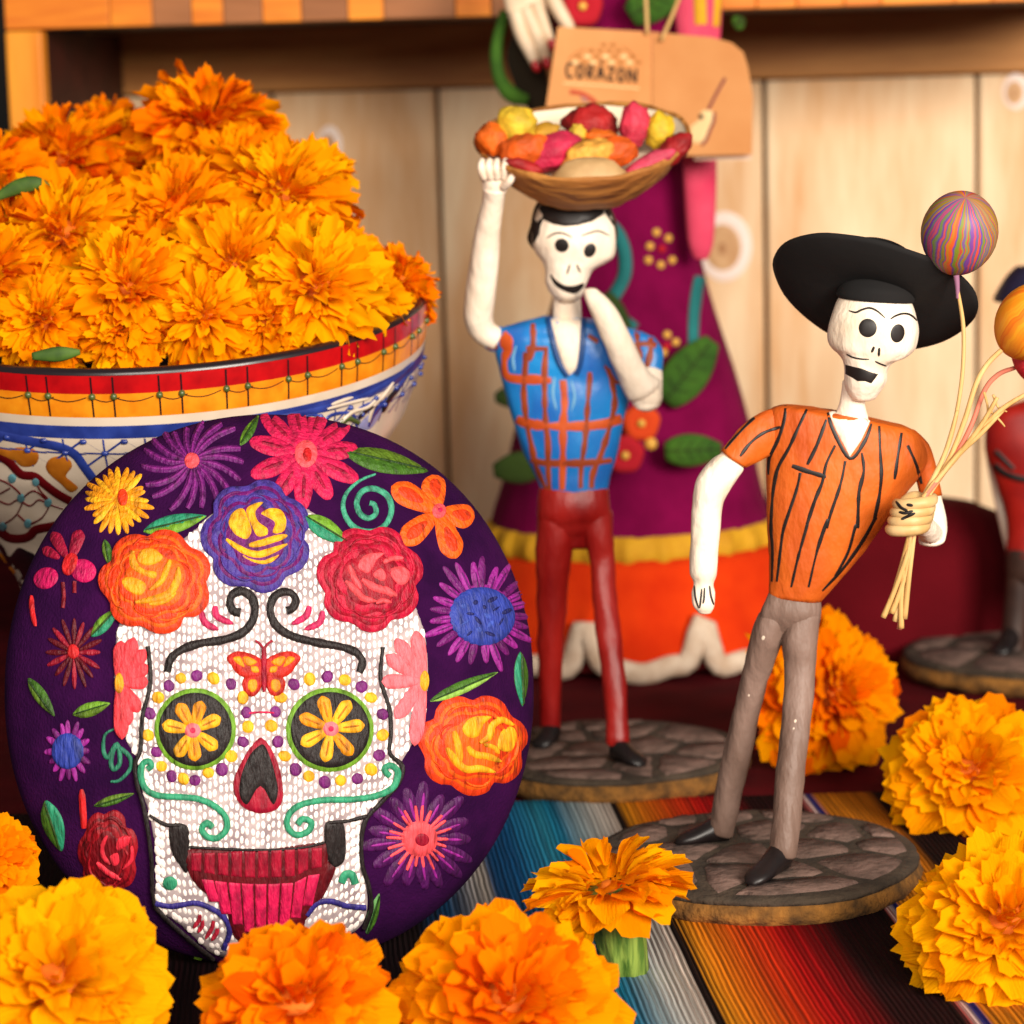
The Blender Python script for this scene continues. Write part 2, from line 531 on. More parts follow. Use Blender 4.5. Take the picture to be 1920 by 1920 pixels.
# --- wooden crate standing on its side behind everything
CR = Matrix.Translation((0, 1.50, 0)) @ Matrix.Rotation(R(-4.5), 4, 'Z')
CRI = CR.inverted()
def crate_pt(px, py, yl):
    """crate-local point at local depth yl seen at (px,py)"""
    o_ = CRI @ CAM_P; d_ = CRI.to_3x3() @ raydir(px, py)
    return o_ + d_ * ((yl - o_.y) / d_.y)
def wood(name, rgb, rgb2, ang=0, rough=0.6, k=0.85, sc=9.0):
    if name in MATS: return MATS[name]
    m = bpy.data.materials.new(name); m.use_nodes = True; nt = m.node_tree; b = nt.nodes["Principled BSDF"]
    b.inputs["Roughness"].default_value = rough; b.inputs["Specular IOR Level"].default_value = 0.3
    tc = nt.nodes.new("ShaderNodeTexCoord"); oi = nt.nodes.new("ShaderNodeObjectInfo")
    ad = nt.nodes.new("ShaderNodeVectorMath"); ad.operation = 'ADD'
    sc_ = nt.nodes.new("ShaderNodeMath"); sc_.operation = 'MULTIPLY'; sc_.inputs[1].default_value = 5.0
    nt.links.new(oi.outputs["Random"], sc_.inputs[0]); nt.links.new(tc.outputs["Object"], ad.inputs[0]); nt.links.new(sc_.outputs[0], ad.inputs[1])
    mp = nt.nodes.new("ShaderNodeMapping"); mp.inputs["Scale"].default_value = (1, 1, 0.13) if ang == 0 else (0.13, 1, 1)
    nt.links.new(ad.outputs[0], mp.inputs[0])
    n = nt.nodes.new("ShaderNodeTexNoise"); n.inputs["Scale"].default_value = sc; n.inputs["Detail"].default_value = 6; n.inputs["Distortion"].default_value = 1.2
    nt.links.new(mp.outputs[0], n.inputs["Vector"])
    w = nt.nodes.new("ShaderNodeMath"); w.operation = 'MULTIPLY'; w.inputs[1].default_value = 9.0
    nt.links.new(n.outputs["Fac"], w.inputs[0])
    fr = nt.nodes.new("ShaderNodeMath"); fr.operation = 'PINGPONG'; fr.inputs[1].default_value = 1.0
    nt.links.new(w.outputs[0], fr.inputs[0])
    n3 = nt.nodes.new("ShaderNodeTexNoise"); n3.inputs["Scale"].default_value = 220; n3.inputs["Detail"].default_value = 3
    nt.links.new(mp.outputs[0], n3.inputs["Vector"])
    av = nt.nodes.new("ShaderNodeMath"); av.operation = 'MULTIPLY_ADD'; av.inputs[1].default_value = 0.5
    nt.links.new(n3.outputs["Fac"], av.inputs[0]); 
    h = nt.nodes.new("ShaderNodeMath"); h.operation = 'MULTIPLY'; h.inputs[1].default_value = 0.5
    nt.links.new(fr.outputs[0], h.inputs[0]); nt.links.new(h.outputs[0], av.inputs[2])
    rp = nt.nodes.new("ShaderNodeValToRGB"); rp.color_ramp.elements[0].position = 0.1; rp.color_ramp.elements[0].color = lin(rgb, k)
    rp.color_ramp.elements[1].position = 0.95; rp.color_ramp.elements[1].color = lin(rgb2, k)
    nt.links.new(av.outputs[0], rp.inputs[0]); nt.links.new(rp.outputs[0], b.inputs["Base Color"])
    bp = nt.nodes.new("ShaderNodeBump"); bp.inputs["Strength"].default_value = 0.25; bp.inputs["Distance"].default_value = 0.001
    nt.links.new(n3.outputs["Fac"], bp.inputs["Height"]); nt.links.new(bp.outputs[0], b.inputs["Normal"])
    MATS[name] = m
    return m
w_plank = wood("pale_pine", (255, 229, 190), (222, 162, 102), 0, 0.6, 0.95)
w_rail = wood("amber_pine", (214, 148, 78), (160, 92, 36), 1, 0.55, 0.85)
w_edge = wood("orange_stained_pine", (255, 158, 40), (214, 104, 14), 1, 0.5, 0.85, 16)
w_post = wood("orange_stained_post", (255, 168, 50), (222, 120, 22), 0, 0.5, 0.85, 16)
w_brown = wood("dark_brown_board", (74, 20, 10), (44, 8, 4), 1, 0.6, 0.8)  # dark brown colour of the side panel and lid board
BACK = 0.215
crate = thing("wooden_crate", CR @ Vector((0, 0, 0)), "open pine crate turned on its side as a backdrop behind the dolls", "crate")
def cbox(name, m_, x0, x1, y0, y1, z0, z1, bv=0.0015):
    o = box(MB(), (x0, y0, z0), (x1, y1, z1), CR).build(name, m_, crate, False)
    return bevel(o, bv)
zr_lo = crate_pt(960, 160, BACK).z; zr_hi = crate_pt(960, -60, BACK).z
xe = [crate_pt(x, 500, BACK).x for x in (238, 520, 828, 1436, 1832, 2180)]
for i in range(len(xe) - 1):
    cbox("plank", w_plank, xe[i] + 0.0013, xe[i + 1] - 0.0013, BACK, BACK + 0.014 + 0.0006 * (i % 2), -0.003, zr_lo - 0.0012, 0.0018)
cbox("rail", w_rail, xe[0] - 0.02, xe[-1], BACK - 0.0022, BACK + 0.013, zr_lo, zr_hi)
zl = crate_pt(500, 42, 0).z
xl0, xl1 = crate_pt(12, 120, 0).x, crate_pt(80, 120, 0).x
xr = crate_pt(2120, 100, 0).x
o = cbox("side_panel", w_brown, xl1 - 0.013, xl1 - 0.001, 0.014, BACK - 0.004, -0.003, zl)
o = cbox("front_post", w_post, xl0, xl1, 0, 0.013, -0.003, zl - 0.0008)
o = cbox("lid_board", w_brown, xl0 + 0.002, xr, 0.0145, BACK + 0.02, zl + 0.002, zl + 0.016)
# front edge strip of the lid: a row of short orange and brown blocks
random.seed(21)
w_edge2 = wood("brown_edge_block", (176, 112, 66), (140, 84, 44), 1, 0.5, 0.85, 16)
x = xl0 + 0.0005; k = 0
widths = [0.060, 0.024, 0.022, 0.018, 0.022, 0.022, 0.026, 0.020, 0.040, 0.020]
while x < xr:
    wdt = widths[k % len(widths)]
    cbox("edge_block", w_edge if (k % 2 == 1 or k == 0 or x > 0.1) else w_edge2, x, min(x + wdt, xr) - 0.0004, 0, 0.0145, zl, zl + 0.022, 0.0006)
    x += wdt; k += 1

# knots in the boards
pb = box(MB(), (xe[0], BACK, 0), (xe[-1], BACK + .01, zr_lo), CR).bvh()
m_kn1 = mat("pale_knot_ring", (255, 234, 222), .6, k=.95); m_kn2 = mat("amber_knot", (232, 184, 132), .6, (206, 150, 98), 60, (1, 1, .4)); m_kn3 = mat("brown_knot", (186, 128, 80), .6)
for (x, y, a, b_) in ((1358, 462, 52, 66), (1905, 172, 26, 34), (618, 275, 24, 40), (1120, 620, 30, 40)):
    kn = patch(pb, ell(x, y, a, b_), m_kn1, "knot", crate, e=.0004, bulge=.0001)
    patch(pb, ell(x - 3, y + 2, a * .68, b_ * .68), m_kn2, "knot_core", kn, e=.0007, bulge=.0001); patch(pb, ell(x - 4, y + 4, a * .16, b_ * .2), m_kn3, "knot_heart", kn, e=.001, bulge=.0001)

# --- maroon cloth bundle at the right, behind the hatted doll
YB = 1.47
c = at(1672, 1235, YB); s_ = scale_at(YB)
mb = MB(); rings = []
for i in range(15):
    t = i / 14; hz = (at(1650, 926, YB).z) * (1 - (1 - math.sin(t * math.pi / 2)) ** 1.0)
    rr = (max(0.0, 1 - t ** 5.0)) ** 0.5
    ring = []
    for j in range(48):
        a = 2 * math.pi * j / 48
        p = Vector((c.x + math.cos(a) * 262 * s_ * rr * (1.0 + 0.12 * (1 - t)), YB + math.sin(a) * 0.055 * rr, at(1650, 926, YB).z * t - 0.003 * (i == 0)))
        p += Vector((0, 0, 1)) * 0.0025 * noise.noise(p * 26) * (t > 0) + noise.noise_vector(p * 30) * 0.003 * (1 - t * 0.5) * (i > 0)
        ring.append(p)
    rings.append(ring)
bridge(mb, rings)
m_bundle = mat("maroon_bundle_cloth", (104, 9, 22), 0.9, (84, 4, 14), 20, (1, 1, 1), (0.3, 0.7), 0.5, 900, (1, 1, 1), 0.0005, 0.1, 0.8)
o = mb.build("cloth_bundle", m_bundle)
tag(o, "smooth rounded bundle of dark maroon cloth behind the doll with the black hat", "cloth")
# ================================================================== embroidered skull cushion
DX, DY = 528, 1290
DC = at(DX, DY, 0.947)
DN = Matrix.Rotation(R(10), 3, 'Z') @ (CAM_P - DC).normalized()      # leans back, turned a little to the right
DR = CAM_R3 @ Vector((1, 0, 0)); DR = (DR - DN * DR.dot(DN)).normalized()
DU = DN.cross(DR)
ds = (at(DX + 1, DY, 0.947) - at(DX, DY, 0.947)).length
DA, DB = 506 * ds, 523 * ds
disc = thing("embroidered_cushion", (DC.x, DC.y, 0), "round purple cushion embroidered with a sugar skull and bright flowers", "cushion")
mb = MB(); rings = []; SEG = 120
prof = [(t, 0.036 * (1 - t ** 2.6) ** 0.62) for t in [0.02, 0.06, 0.12, .18, .24, .3, .36, .42, .48, .54, .6, .66, .72, .77, .82, .86, .9, .93, .955, .975, .99, .998]]
prof += [(1.0, -0.004), (.99, -0.010), (.955, -0.015), (.85, -0.019), (.5, -0.021), (.05, -0.021)]
for rr, h in prof:
    ring = []
    for j in range(SEG):
        a = 2 * math.pi * j / SEG
        e_ = 2 / 2.12
        cx = math.copysign(abs(math.cos(a)) ** e_, math.cos(a)); sy = math.copysign(abs(math.sin(a)) ** e_, math.sin(a))
        p = DC + DR * cx * DA * rr + DU * sy * DB * rr + DN * (h - 0.012)
        p += DN * 0.0006 * noise.noise(p * 60)
        ring.append(p)
    rings.append(ring)
bridge(mb, rings)
DISC = mb.bvh()
m_disc = mat("purple_cushion_cloth", (52, 6, 60), 0.9, (36, 3, 46), 70, (1, 1, 1), (0.35, 0.65), 0.8, 1200, (1, 1, 0.6), 0.0007, 0.08, 0.85)
body = mb.build("cushion_body", m_disc, disc)

BLK = thread((34, 26, 26)); YEL = thread((252, 178, 24)); GOLD = thread((240, 150, 10)); PUR = thread((118, 30, 112))
VIO = thread((108, 18, 104)); GRN = thread((52, 152, 112)); LG = thread((110, 158, 40)); DG = thread((62, 104, 26)); TEA = thread((40, 140, 104))
MAG = thread((206, 22, 78)); DMAG = thread((158, 8, 52)); CORAL = thread((255, 84, 92)); RED = thread((205, 26, 30)); ORG = thread((250, 96, 14)); DOR = thread((226, 58, 14))
PINK = thread((255, 112, 122)); NAVY = thread((50, 40, 120)); BLUE = thread((44, 62, 156)); BLU2 = thread((70, 50, 140)); MRN = thread((160, 12, 44)); DRED = thread((96, 6, 18))
OLV = thread((88, 118, 28)); DKV = thread((76, 12, 82)); LPUR = thread((150, 34, 140))

# white skull ground: rows of chain stitch with darker gaps
m_skull = mat("skull_ground_cloth", (184, 168, 168), .85, (140, 122, 126), 150)
m_wst = mat("white_stitch_thread", (250, 240, 234), .65, (226, 212, 206), 300, (1, 1, .4), (.4, .7), .7, 900, (1, 1, .2), .0006, .2, .92)
skull_poly = [(350, 1005), (410, 955), (490, 930), (580, 955), (650, 1010), (720, 1070), (775, 1130), (797, 1190), (803, 1260), (798, 1330), (773, 1395), (752, 1432),
              (746, 1465), (720, 1497), (686, 1531), (677, 1560), (677, 1611), (685, 1645), (690, 1692), (680, 1732), (640, 1762), (560, 1790), (480, 1800),
              (402, 1790), (345, 1742), (292, 1700), (290, 1676), (293, 1626), (287, 1569), (280, 1530), (266, 1482), (258, 1428), (232, 1380), (216, 1310), (213, 1230), (225, 1160), (260, 1090), (305, 1040)]
skull = patch(DISC, skull_poly, m_skull, "skull", disc, e=0.0006, bulge=0.0014, bw=26, grid=11)
tag(skull, "white stitched skull")
# rows of chain stitch filling the skull
mb = MB(); rs = random.Random(11)
x = 205.0; row = 0
while x < 812:
    y = 925.0 + rs.uniform(0, 14)
    while y < 1808:
        k = (x - 500) / 300.0
        lean = k * 0.22 * math.sin((y - 1150) / 330.0) + rs.uniform(-.14, .14)
        cx = x + rs.uniform(-1.3, 1.3) + k * 12 * math.sin((y - 950) / 260.0); cy = y + rs.uniform(-2, 2)
        if inside((cx, cy), skull_poly) and pdist((cx, cy), skull_poly) > 4:
            h = drop(DISC, cx, cy)
            if h:
                n_ = h[1]; dv = (DU * math.cos(lean) + DR * math.sin(lean)); dv = (dv - n_ * dv.dot(n_)).normalized(); sv_ = dv.cross(n_)
                L_ = ds * rs.uniform(9.0, 11.0); W_ = ds * rs.uniform(5.0, 6.2); H0 = h[0] + n_ * 0.0008
                vs = [H0 + dv * L_ * a_ + sv_ * W_ * b_ + n_ * c_ for a_, b_, c_ in ((-1, 0, -.0002), (-.55, -.85, -.0001), (-.55, .85, -.0001), (-.5, 0, .00042), (.15, -1, -.0001), (.15, 1, -.0001), (.2, 0, .0005), (1, -.45, -.0002), (1, .45, -.0002))]
                mb.add(vs, [(0, 3, 1), (0, 2, 3), (1, 3, 6, 4), (3, 2, 5, 6), (4, 6, 7), (6, 5, 8), (6, 8, 7)])
        y += 17.5
    x += 9.6; row += 1
o = mb.build("stitches", m_wst, skull); o["kind"] = "stuff"
def c3(p): return (p[0] * .28125, 1260 + p[1] * .28125)
def c4(p): return (480 + p[0] * .28125, 1260 + p[1] * .28125)
def c1(p): return (p[0] * .28125, 740 + p[1] * .28125)
def c2(p): return (480 + p[0] * .28125, 740 + p[1] * .28125)
def c5(p): return (200 + p[0] * .3125, 1000 + p[1] * .3125)
E1 = 0.0032; E2 = 0.0038; E3 = 0.0044
# outlines of the face
for pts, w in (
        ([(278, 1212), (283, 1281), (268, 1344), (264, 1406), (254, 1432), (258, 1470), (272, 1520), (284, 1600), (288, 1680), (302, 1708), (345, 1748), (402, 1795)], 8),
        ([(716, 1214), (712, 1272), (728, 1328), (731, 1375), (729, 1412), (752, 1436), (744, 1470), (716, 1500), (686, 1534), (676, 1570), (678, 1620), (690, 1660), (694, 1700), (680, 1738)], 8),
        ([(281, 1527), (309, 1544), (337, 1546)], 7), ([(615, 1541), (649, 1538), (686, 1529)], 7),
        ([(355, 1586), (420, 1590), (500, 1592), (560, 1588), (606, 1578)], 5)):
    stroke(DISC, pts, w, BLK, "outline_stitch", skull, e=E1, wob=.3)
for poly in ([(318, 1547), (343, 1543), (355, 1560), (352, 1632), (337, 1620), (321, 1592)],
             [(607, 1547), (621, 1538), (642, 1541), (647, 1583), (643, 1614), (623, 1624), (609, 1597)]):
    patch(DISC, poly, BLK, "cheek_hollow", skull, e=E1)
# mouth with single teeth
mouth = patch(DISC, [(352, 1590), (480, 1593), (607, 1578), (613, 1612), (628, 1626), (604, 1680), (572, 1722), (560, 1752), (460, 1765), (432, 1738), (422, 1700), (376, 1665), (352, 1630)],
              DRED, "mouth", skull, e=E1, bulge=0.0003)
def mid_y(x): return 1634 + 14 * (1 - ((x - 490) / 135.0) ** 2) - (10 if x > 570 else 0)
nT = 10
for i in range(nT):
    x0 = 356 + (604 - 356) * i / nT + 2; x1 = 356 + (604 - 356) * (i + 1) / nT - 2
    yt = 1594 - 0.05 * (x0 - 400) if x0 > 420 else 1594
    patch(DISC, [(x0, yt + 2), (x1, yt + 1), (x1, mid_y(x1) - 5), (x0, mid_y(x0) - 5)], MRN, "tooth", mouth, e=E2, bulge=.0004, smooth=False)
for i in range(9):
    xm = 376 + (600 - 376) * (i + .5) / 9
    x0 = xm - 11.8; x1 = xm + 11.8
    kx = 0.86
    yb = 1672 + 80 * (1 - abs((xm - 492) / 118.0) ** 1.6)
    patch(DISC, [(x0, mid_y(x0) + 5), (x1, mid_y(x1) + 5), (492 + (x1 - 492) * kx, yb), (492 + (x0 - 492) * kx, yb)], MAG, "tooth", mouth, e=E2, bulge=.0004, smooth=False)
# nose
nose = patch(DISC, [(490, 1383), (506, 1400), (520, 1430), (527, 1457), (530, 1495), (520, 1515), (500, 1523), (478, 1523), (452, 1510), (437, 1482), (441, 1451), (461, 1412), (478, 1390)], MRN, "nose", skull, e=E1)
patch(DISC, [(490, 1394), (504, 1412), (518, 1458), (521, 1488), (510, 1508), (487, 1474), (463, 1508), (447, 1490), (449, 1456), (466, 1415)], BLK, "nose_hollow", nose, e=E2)
# eyes
for (ex, ey, erx, ery, angs, fx, fy, pl) in ((366, 1367, 73, 74, (73, 25, -37, -85, -122, 169, 118), 361, 1369, 58), (617, 1368, 79, 76, (105, 56, 6, -51, -100, -152, 158), 618, 1366, 64)):
    eye = patch(DISC, ell(ex, ey, erx + 3, ery + 3, 0, 20), LG, "eye", skull, e=E1)
    patch(DISC, ell(ex, ey, erx - 4, ery - 4, 0, 20), BLK, "eye_hollow", eye, e=E1 + .0005)
    for k, a in enumerate(angs):
        patch(DISC, petal_poly(fx, fy, a, 8, pl, 27), YEL if k % 3 else GOLD, "eye_petal", eye, e=E3, bulge=.0008)
        stroke(DISC, [(fx + math.cos(R(a)) * pl * t, fy - math.sin(R(a)) * pl * t) for t in (.35, .6, .82)], 4, thread((196, 112, 6)), "petal_vein", eye, e=E3 + .0006, taper=(.3, .3))
    patch(DISC, ell(fx, fy, 16, 15), PINK, "flower_centre", eye, e=E3 + .0006)
    patch(DISC, ell(fx, fy, 6, 6), MAG, "centre_knot", eye, e=E3 + .0013)
dp = [(540, 855), (375, 915), (260, 1080), (300, 1310), (390, 1455), (530, 1480), (690, 1415), (815, 1250), (835, 1075), (745, 905),
      (1320, 860), (1120, 905), (1010, 1070), (1025, 1250), (1130, 1415), (1305, 1490), (1500, 1470), (1630, 1330), (1650, 1085), (1525, 920)]
dy_ = [(445, 870), (640, 870), (310, 985), (250, 1210), (330, 1395), (460, 1470), (610, 1435), (745, 1335), (845, 1160), (815, 985),
       (1215, 875), (1425, 880), (1040, 985), (985, 1155), (1065, 1335), (1210, 1455), (1400, 1480), (1580, 1415), (1650, 1210), (1580, 985)]
for lst, mm in ((dp, PUR), (dy_, YEL)):
    for p in lst:
        x, y = c5(p); patch(DISC, ell(x, y, 11.5 + random.uniform(-1, 1.5), 11 + random.uniform(-1, 1), random.uniform(0, 90), 8), mm, "dot", skull, e=E1)
stroke(DISC, [c5(p) for p in ((850, 1078), (925, 1072), (1000, 1076))], 4, MAG, "bridge_stitch", skull, e=E1)
# brows
for pts in ([(800, 478), (760, 468), (738, 422), (752, 372), (805, 350), (862, 380), (887, 450), (870, 530), (810, 598), (700, 640), (560, 662), (450, 700), (385, 755), (366, 832)],
            [(1075, 468), (1112, 452), (1132, 402), (1100, 360), (1042, 358), (992, 400), (980, 480), (1020, 560), (1110, 618), (1250, 655), (1400, 682), (1490, 715), (1530, 770), (1512, 835)]):
    stroke(DISC, [c5(p) for p in pts], 16.5, BLK, "brow", skull, e=E1, bulge=.0008, wob=.25, taper=(1, .8))
for pts in ([(650, 438), (662, 500), (760, 546)], [(568, 470), (592, 540), (672, 580)], [(1212, 440), (1190, 500), (1105, 548)], [(1292, 470), (1270, 540), (1180, 580)]):
    stroke(DISC, [c5(p) for p in pts], 13, thread((200, 40, 92)), "brow_feather", skull, e=E1, taper=(.6, .15))
# butterfly
bf = stroke(DISC, [c5((940, 685)), c5((940, 820)), c5((940, 950))], 10, MRN, "butterfly", skull, e=E3, taper=(.7, .5))
for s in (-1, 1):
    def X(p): return c5((940 + s * p[0], p[1]))
    patch(DISC, [X(p) for p in ((6, 770), (70, 725), (160, 708), (222, 745), (195, 795), (150, 850), (60, 880), (6, 850))], thread((186, 32, 18)), "butterfly_wing", bf, e=E1)
    patch(DISC, [X(p) for p in ((6, 850), (100, 855), (130, 900), (110, 960), (70, 980), (25, 945))], thread((186, 32, 18)), "butterfly_wing", bf, e=E1 + .0002)
    for q in (((40, 775), (95, 740), (130, 750), (95, 800)), ((140, 742), (185, 748), (165, 780), (115, 805)), ((40, 800), (80, 800), (70, 835), (30, 835)), ((45, 880), (90, 880), (98, 930), (70, 955), (40, 930))):
        patch(DISC, [X(p) for p in q], thread((255, 150, 20)), "wing_spot", bf, e=E3)
    stroke(DISC, [X(p) for p in ((4, 690), (28, 660), (52, 645))], 5, MRN, "feeler", bf, e=E1)
# half flowers on the temples
for (cx, cy, tips, mm, m2) in ((80, 900, ((165, 640), (225, 710), (240, 800), (238, 890), (190, 1060), (130, 1140), (95, 1220), (90, 660)), thread((236, 62, 72)), GOLD),
                               (1895, 885, ((1735, 645), (1680, 740), (1650, 890), (1735, 1100), (1840, 1260), (1850, 600), (1800, 1010)), PINK, YEL)):
    ctr = patch(DISC, ell(*c5((cx, cy)), 9, 20), m2, "temple_flower", skull, e=E3)
    X0, Y0 = c5((cx, cy))
    for t in tips:
        x, y = c5(t); l = math.hypot(x - X0, y - Y0); a = math.degrees(math.atan2(-(y - Y0), x - X0))
        patch(DISC, petal_poly(X0, Y0, a, 4, l + 4, 28), mm, "petal", ctr, e=E1 + random.uniform(0, .0004))
# green cheek scrolls
for pts, cc in (([(985, 645), (1010, 622), (990, 592), (950, 618), (943, 700), (980, 780), (1060, 820), (1200, 830), (1330, 845), (1430, 890), (1500, 960), (1510, 1040), (1450, 1100), (1380, 1090), (1345, 1040), (1380, 1000), (1415, 1030)], c3),
                ([(885, 690), (860, 668), (852, 640), (890, 620), (932, 650), (935, 700), (900, 770), (800, 820), (650, 845), (450, 850), (300, 880), (220, 940), (205, 1020), (260, 1080), (340, 1060), (365, 1000), (310, 975), (275, 1010)], c4)):
    stroke(DISC, [cc(p) for p in pts], 12, GRN, "cheek_scroll", skull, e=E1, bulge=.0009)
patch(DISC, ell(*c3((1135, 1400)), 14, 13), GRN, "chin_dot", skull, e=E1)
stroke(DISC, [c4(p) for p in ((565, 1395), (590, 1345), (635, 1345), (655, 1400))], 15, GRN, "chin_arch", skull, e=E1)
stroke(DISC, [c3(p) for p in ((1040, 1530), (1150, 1550), (1300, 1528), (1400, 1560), (1490, 1620), (1530, 1720), (1490, 1830))], 10, NAVY, "jaw_line", skull, e=E1, wob=.3)
stroke(DISC, [c4(p) for p in ((335, 1610), (400, 1532), (500, 1518), (600, 1548), (725, 1560))], 10, NAVY, "jaw_line", skull, e=E1)
for q in (((1335, 1600), (1290, 1690)), ((1350, 1640), (1320, 1720)), ((1425, 1640), (1370, 1760)), ((1450, 1690), (1410, 1770))):
    stroke(DISC, [c3(q[0]), c3(((q[0][0] + q[1][0]) / 2 + 14, (q[0][1] + q[1][1]) / 2)), c3(q[1])], 8, thread((190, 36, 60)), "jaw_feather", skull, e=E1, taper=(.4, .2))

# ---- roses
def lobed(cx, cy, rx, ry, k, lobes, amp, ph, n=40):
    out = []
    for i in range(n):
        a = 2 * math.pi * i / n
        f = k * (1 - amp + amp * abs(math.sin((a * lobes + ph) / 2)) ** 0.6 * 1.6)
        out.append((cx + rx * f * math.cos(a), cy - ry * f * math.sin(a)))
    return out
def rose(cx, cy, rx, ry, rot, outer, outer2, inner, inner2, blobs, folds, cc, e0=E2):
    base = patch(DISC, lobed(cx, cy, rx, ry, .96, 7, .12, rot), outer, "rose", disc, e=e0, bulge=.0006, bw=10, n=2)
    for k, lb, ph, mm in ((.86, 7, rot, outer2), (.80, 7, rot, outer), (.70, 6, rot + 1.3, outer2), (.64, 6, rot + 1.3, outer), (.54, 5, rot + .4, outer2)):
        patch(DISC, lobed(cx, cy, rx, ry, k, lb, .11, ph), mm, "rose_petal_row", base, e=e0 + .0004 + (1 - k) * .002, bulge=.0003, n=2)
    rnd = random.Random(int(cx))
    for i in range(9):
        a = 40 * i + rot * 50 + rnd.uniform(-10, 10); r_ = rnd.uniform(.60, .88); d = rnd.uniform(16, 30)
        q = [(cx + rx * (r_ + k) * math.cos(R(a + t)), cy - ry * (r_ + k) * math.sin(R(a + t))) for t, k in ((-d, -.06), (-d * .4, .0), (d * .4, .02), (d, -.04))]
        stroke(DISC, q, 4.5, outer2 if i % 2 else outer, "petal_edge", base, e=e0 + .0016, taper=(.3, .3))
    e3 = e0 + .0020
    for q in blobs:
        g0 = sum(p[0] for p in q) / len(q); g1 = sum(p[1] for p in q) / len(q)
        q = [(g0 + (p[0] - g0) * 1.07, g1 + (p[1] - g1) * 1.07) for p in q]
        patch(DISC, [cc(p) for p in q], inner, "heart_petal", base, e=e3, bulge=.0006)
    for q, w in folds: stroke(DISC, [cc(p) for p in q], w, inner, "heart_fold", base, e=e3, bulge=.0006, taper=(.35, .3))
    return base
rose(293, 1092, 104, 96, 0.3, DOR, ORG, thread((244, 158, 22)), DOR,
     [[(930, 1090), (960, 1050), (1030, 1045), (1085, 1090), (1060, 1130), (990, 1150), (935, 1130)], [(875, 1100), (905, 1060), (925, 1120), (960, 1170), (1040, 1190), (1035, 1235), (960, 1212), (890, 1170)], [(828, 1245), (880, 1228), (950, 1250), (982, 1290), (950, 1342), (890, 1330), (840, 1292)]],
     [([(1140, 1115), (1112, 1180), (1080, 1250), (1005, 1312)], 12), ([(1192, 1160), (1182, 1250), (1130, 1335), (1050, 1368), (915, 1392)], 16), ([(1000, 1405), (1100, 1385), (1175, 1330)], 10)], c1, E2 + .0004)
rose(480, 1008, 102, 104, 0.0, BLU2, VIO, YEL, thread((206, 128, 10)),
     [[(1525, 860), (1560, 795), (1615, 780), (1645, 830), (1672, 920), (1640, 972), (1580, 955), (1540, 912)], [(1640, 790), (1690, 748), (1748, 742), (1702, 800), (1720, 860), (1772, 900), (1772, 942), (1710, 952), (1670, 880)], [(1738, 812), (1790, 778), (1862, 788), (1897, 850), (1882, 922), (1810, 932), (1822, 870), (1780, 840)], [(1590, 1062), (1660, 1098), (1740, 1108), (1850, 1070), (1800, 1125), (1730, 1138), (1650, 1112)]],
     [([(1655, 1018), (1730, 1005), (1820, 975), (1905, 952)], 14), ([(1505, 980), (1580, 1030), (1640, 1062), (1720, 1076), (1800, 1052), (1905, 1010)], 13)], c1, E2)
rose(692, 1086, 98, 98, 1.2, thread((190, 14, 54)), thread((156, 4, 34)), CORAL, thread((200, 30, 60)),
     [[(668, 1152), (700, 1090), (770, 1068), (832, 1074), (785, 1120), (742, 1192), (700, 1188)], [(888, 1172), (950, 1158), (1002, 1190), (992, 1252), (940, 1272), (890, 1225)], [(768, 1202), (820, 1168), (852, 1220), (830, 1252), (780, 1232)]],
     [([(830, 1132), (890, 1105), (962, 1104)], 10), ([(608, 1150), (640, 1230), (682, 1300)], 11), ([(585, 1250), (640, 1305), (700, 1362), (785, 1382)], 13), ([(688, 1240), (770, 1290), (850, 1312), (918, 1348)], 15), ([(780, 1396), (830, 1378), (885, 1392)], 9)], c2, E2)
rose(886, 1396, 102, 94, 1.4, DOR, ORG, thread((248, 166, 24)), DOR,
     [[(1368, 382), (1400, 320), (1470, 294), (1552, 300), (1502, 350), (1472, 422), (1410, 432)], [(1618, 402), (1690, 368), (1722, 430), (1682, 522), (1600, 502)]],
     [([(1695, 352), (1620, 318), (1560, 360), (1540, 430), (1475, 472)], 14), ([(1308, 388), (1338, 500), (1350, 592)], 14), ([(1258, 500), (1300, 562), (1380, 642), (1480, 640), (1575, 662)], 15), ([(1398, 490), (1440, 542), (1530, 560), (1615, 592)], 14), ([(1500, 480), (1570, 500), (1600, 540)], 9)], c4, .0010)
rose(203, 1602, 56, 84, 0.8, thread((150, 10, 26)), thread((110, 4, 18)), thread((224, 44, 64)), thread((130, 8, 24)),
     [[(778, 1152), (800, 1100), (872, 1088), (862, 1140), (800, 1182)], [(738, 1222), (790, 1198), (802, 1262), (760, 1282)]],
     [([(722, 1078), (690, 1150), (700, 1220), (742, 1272)], 9), ([(655, 1258), (720, 1320), (812, 1372)], 11), ([(882, 1150), (882, 1240), (828, 1302)], 8)], c3, .0010)

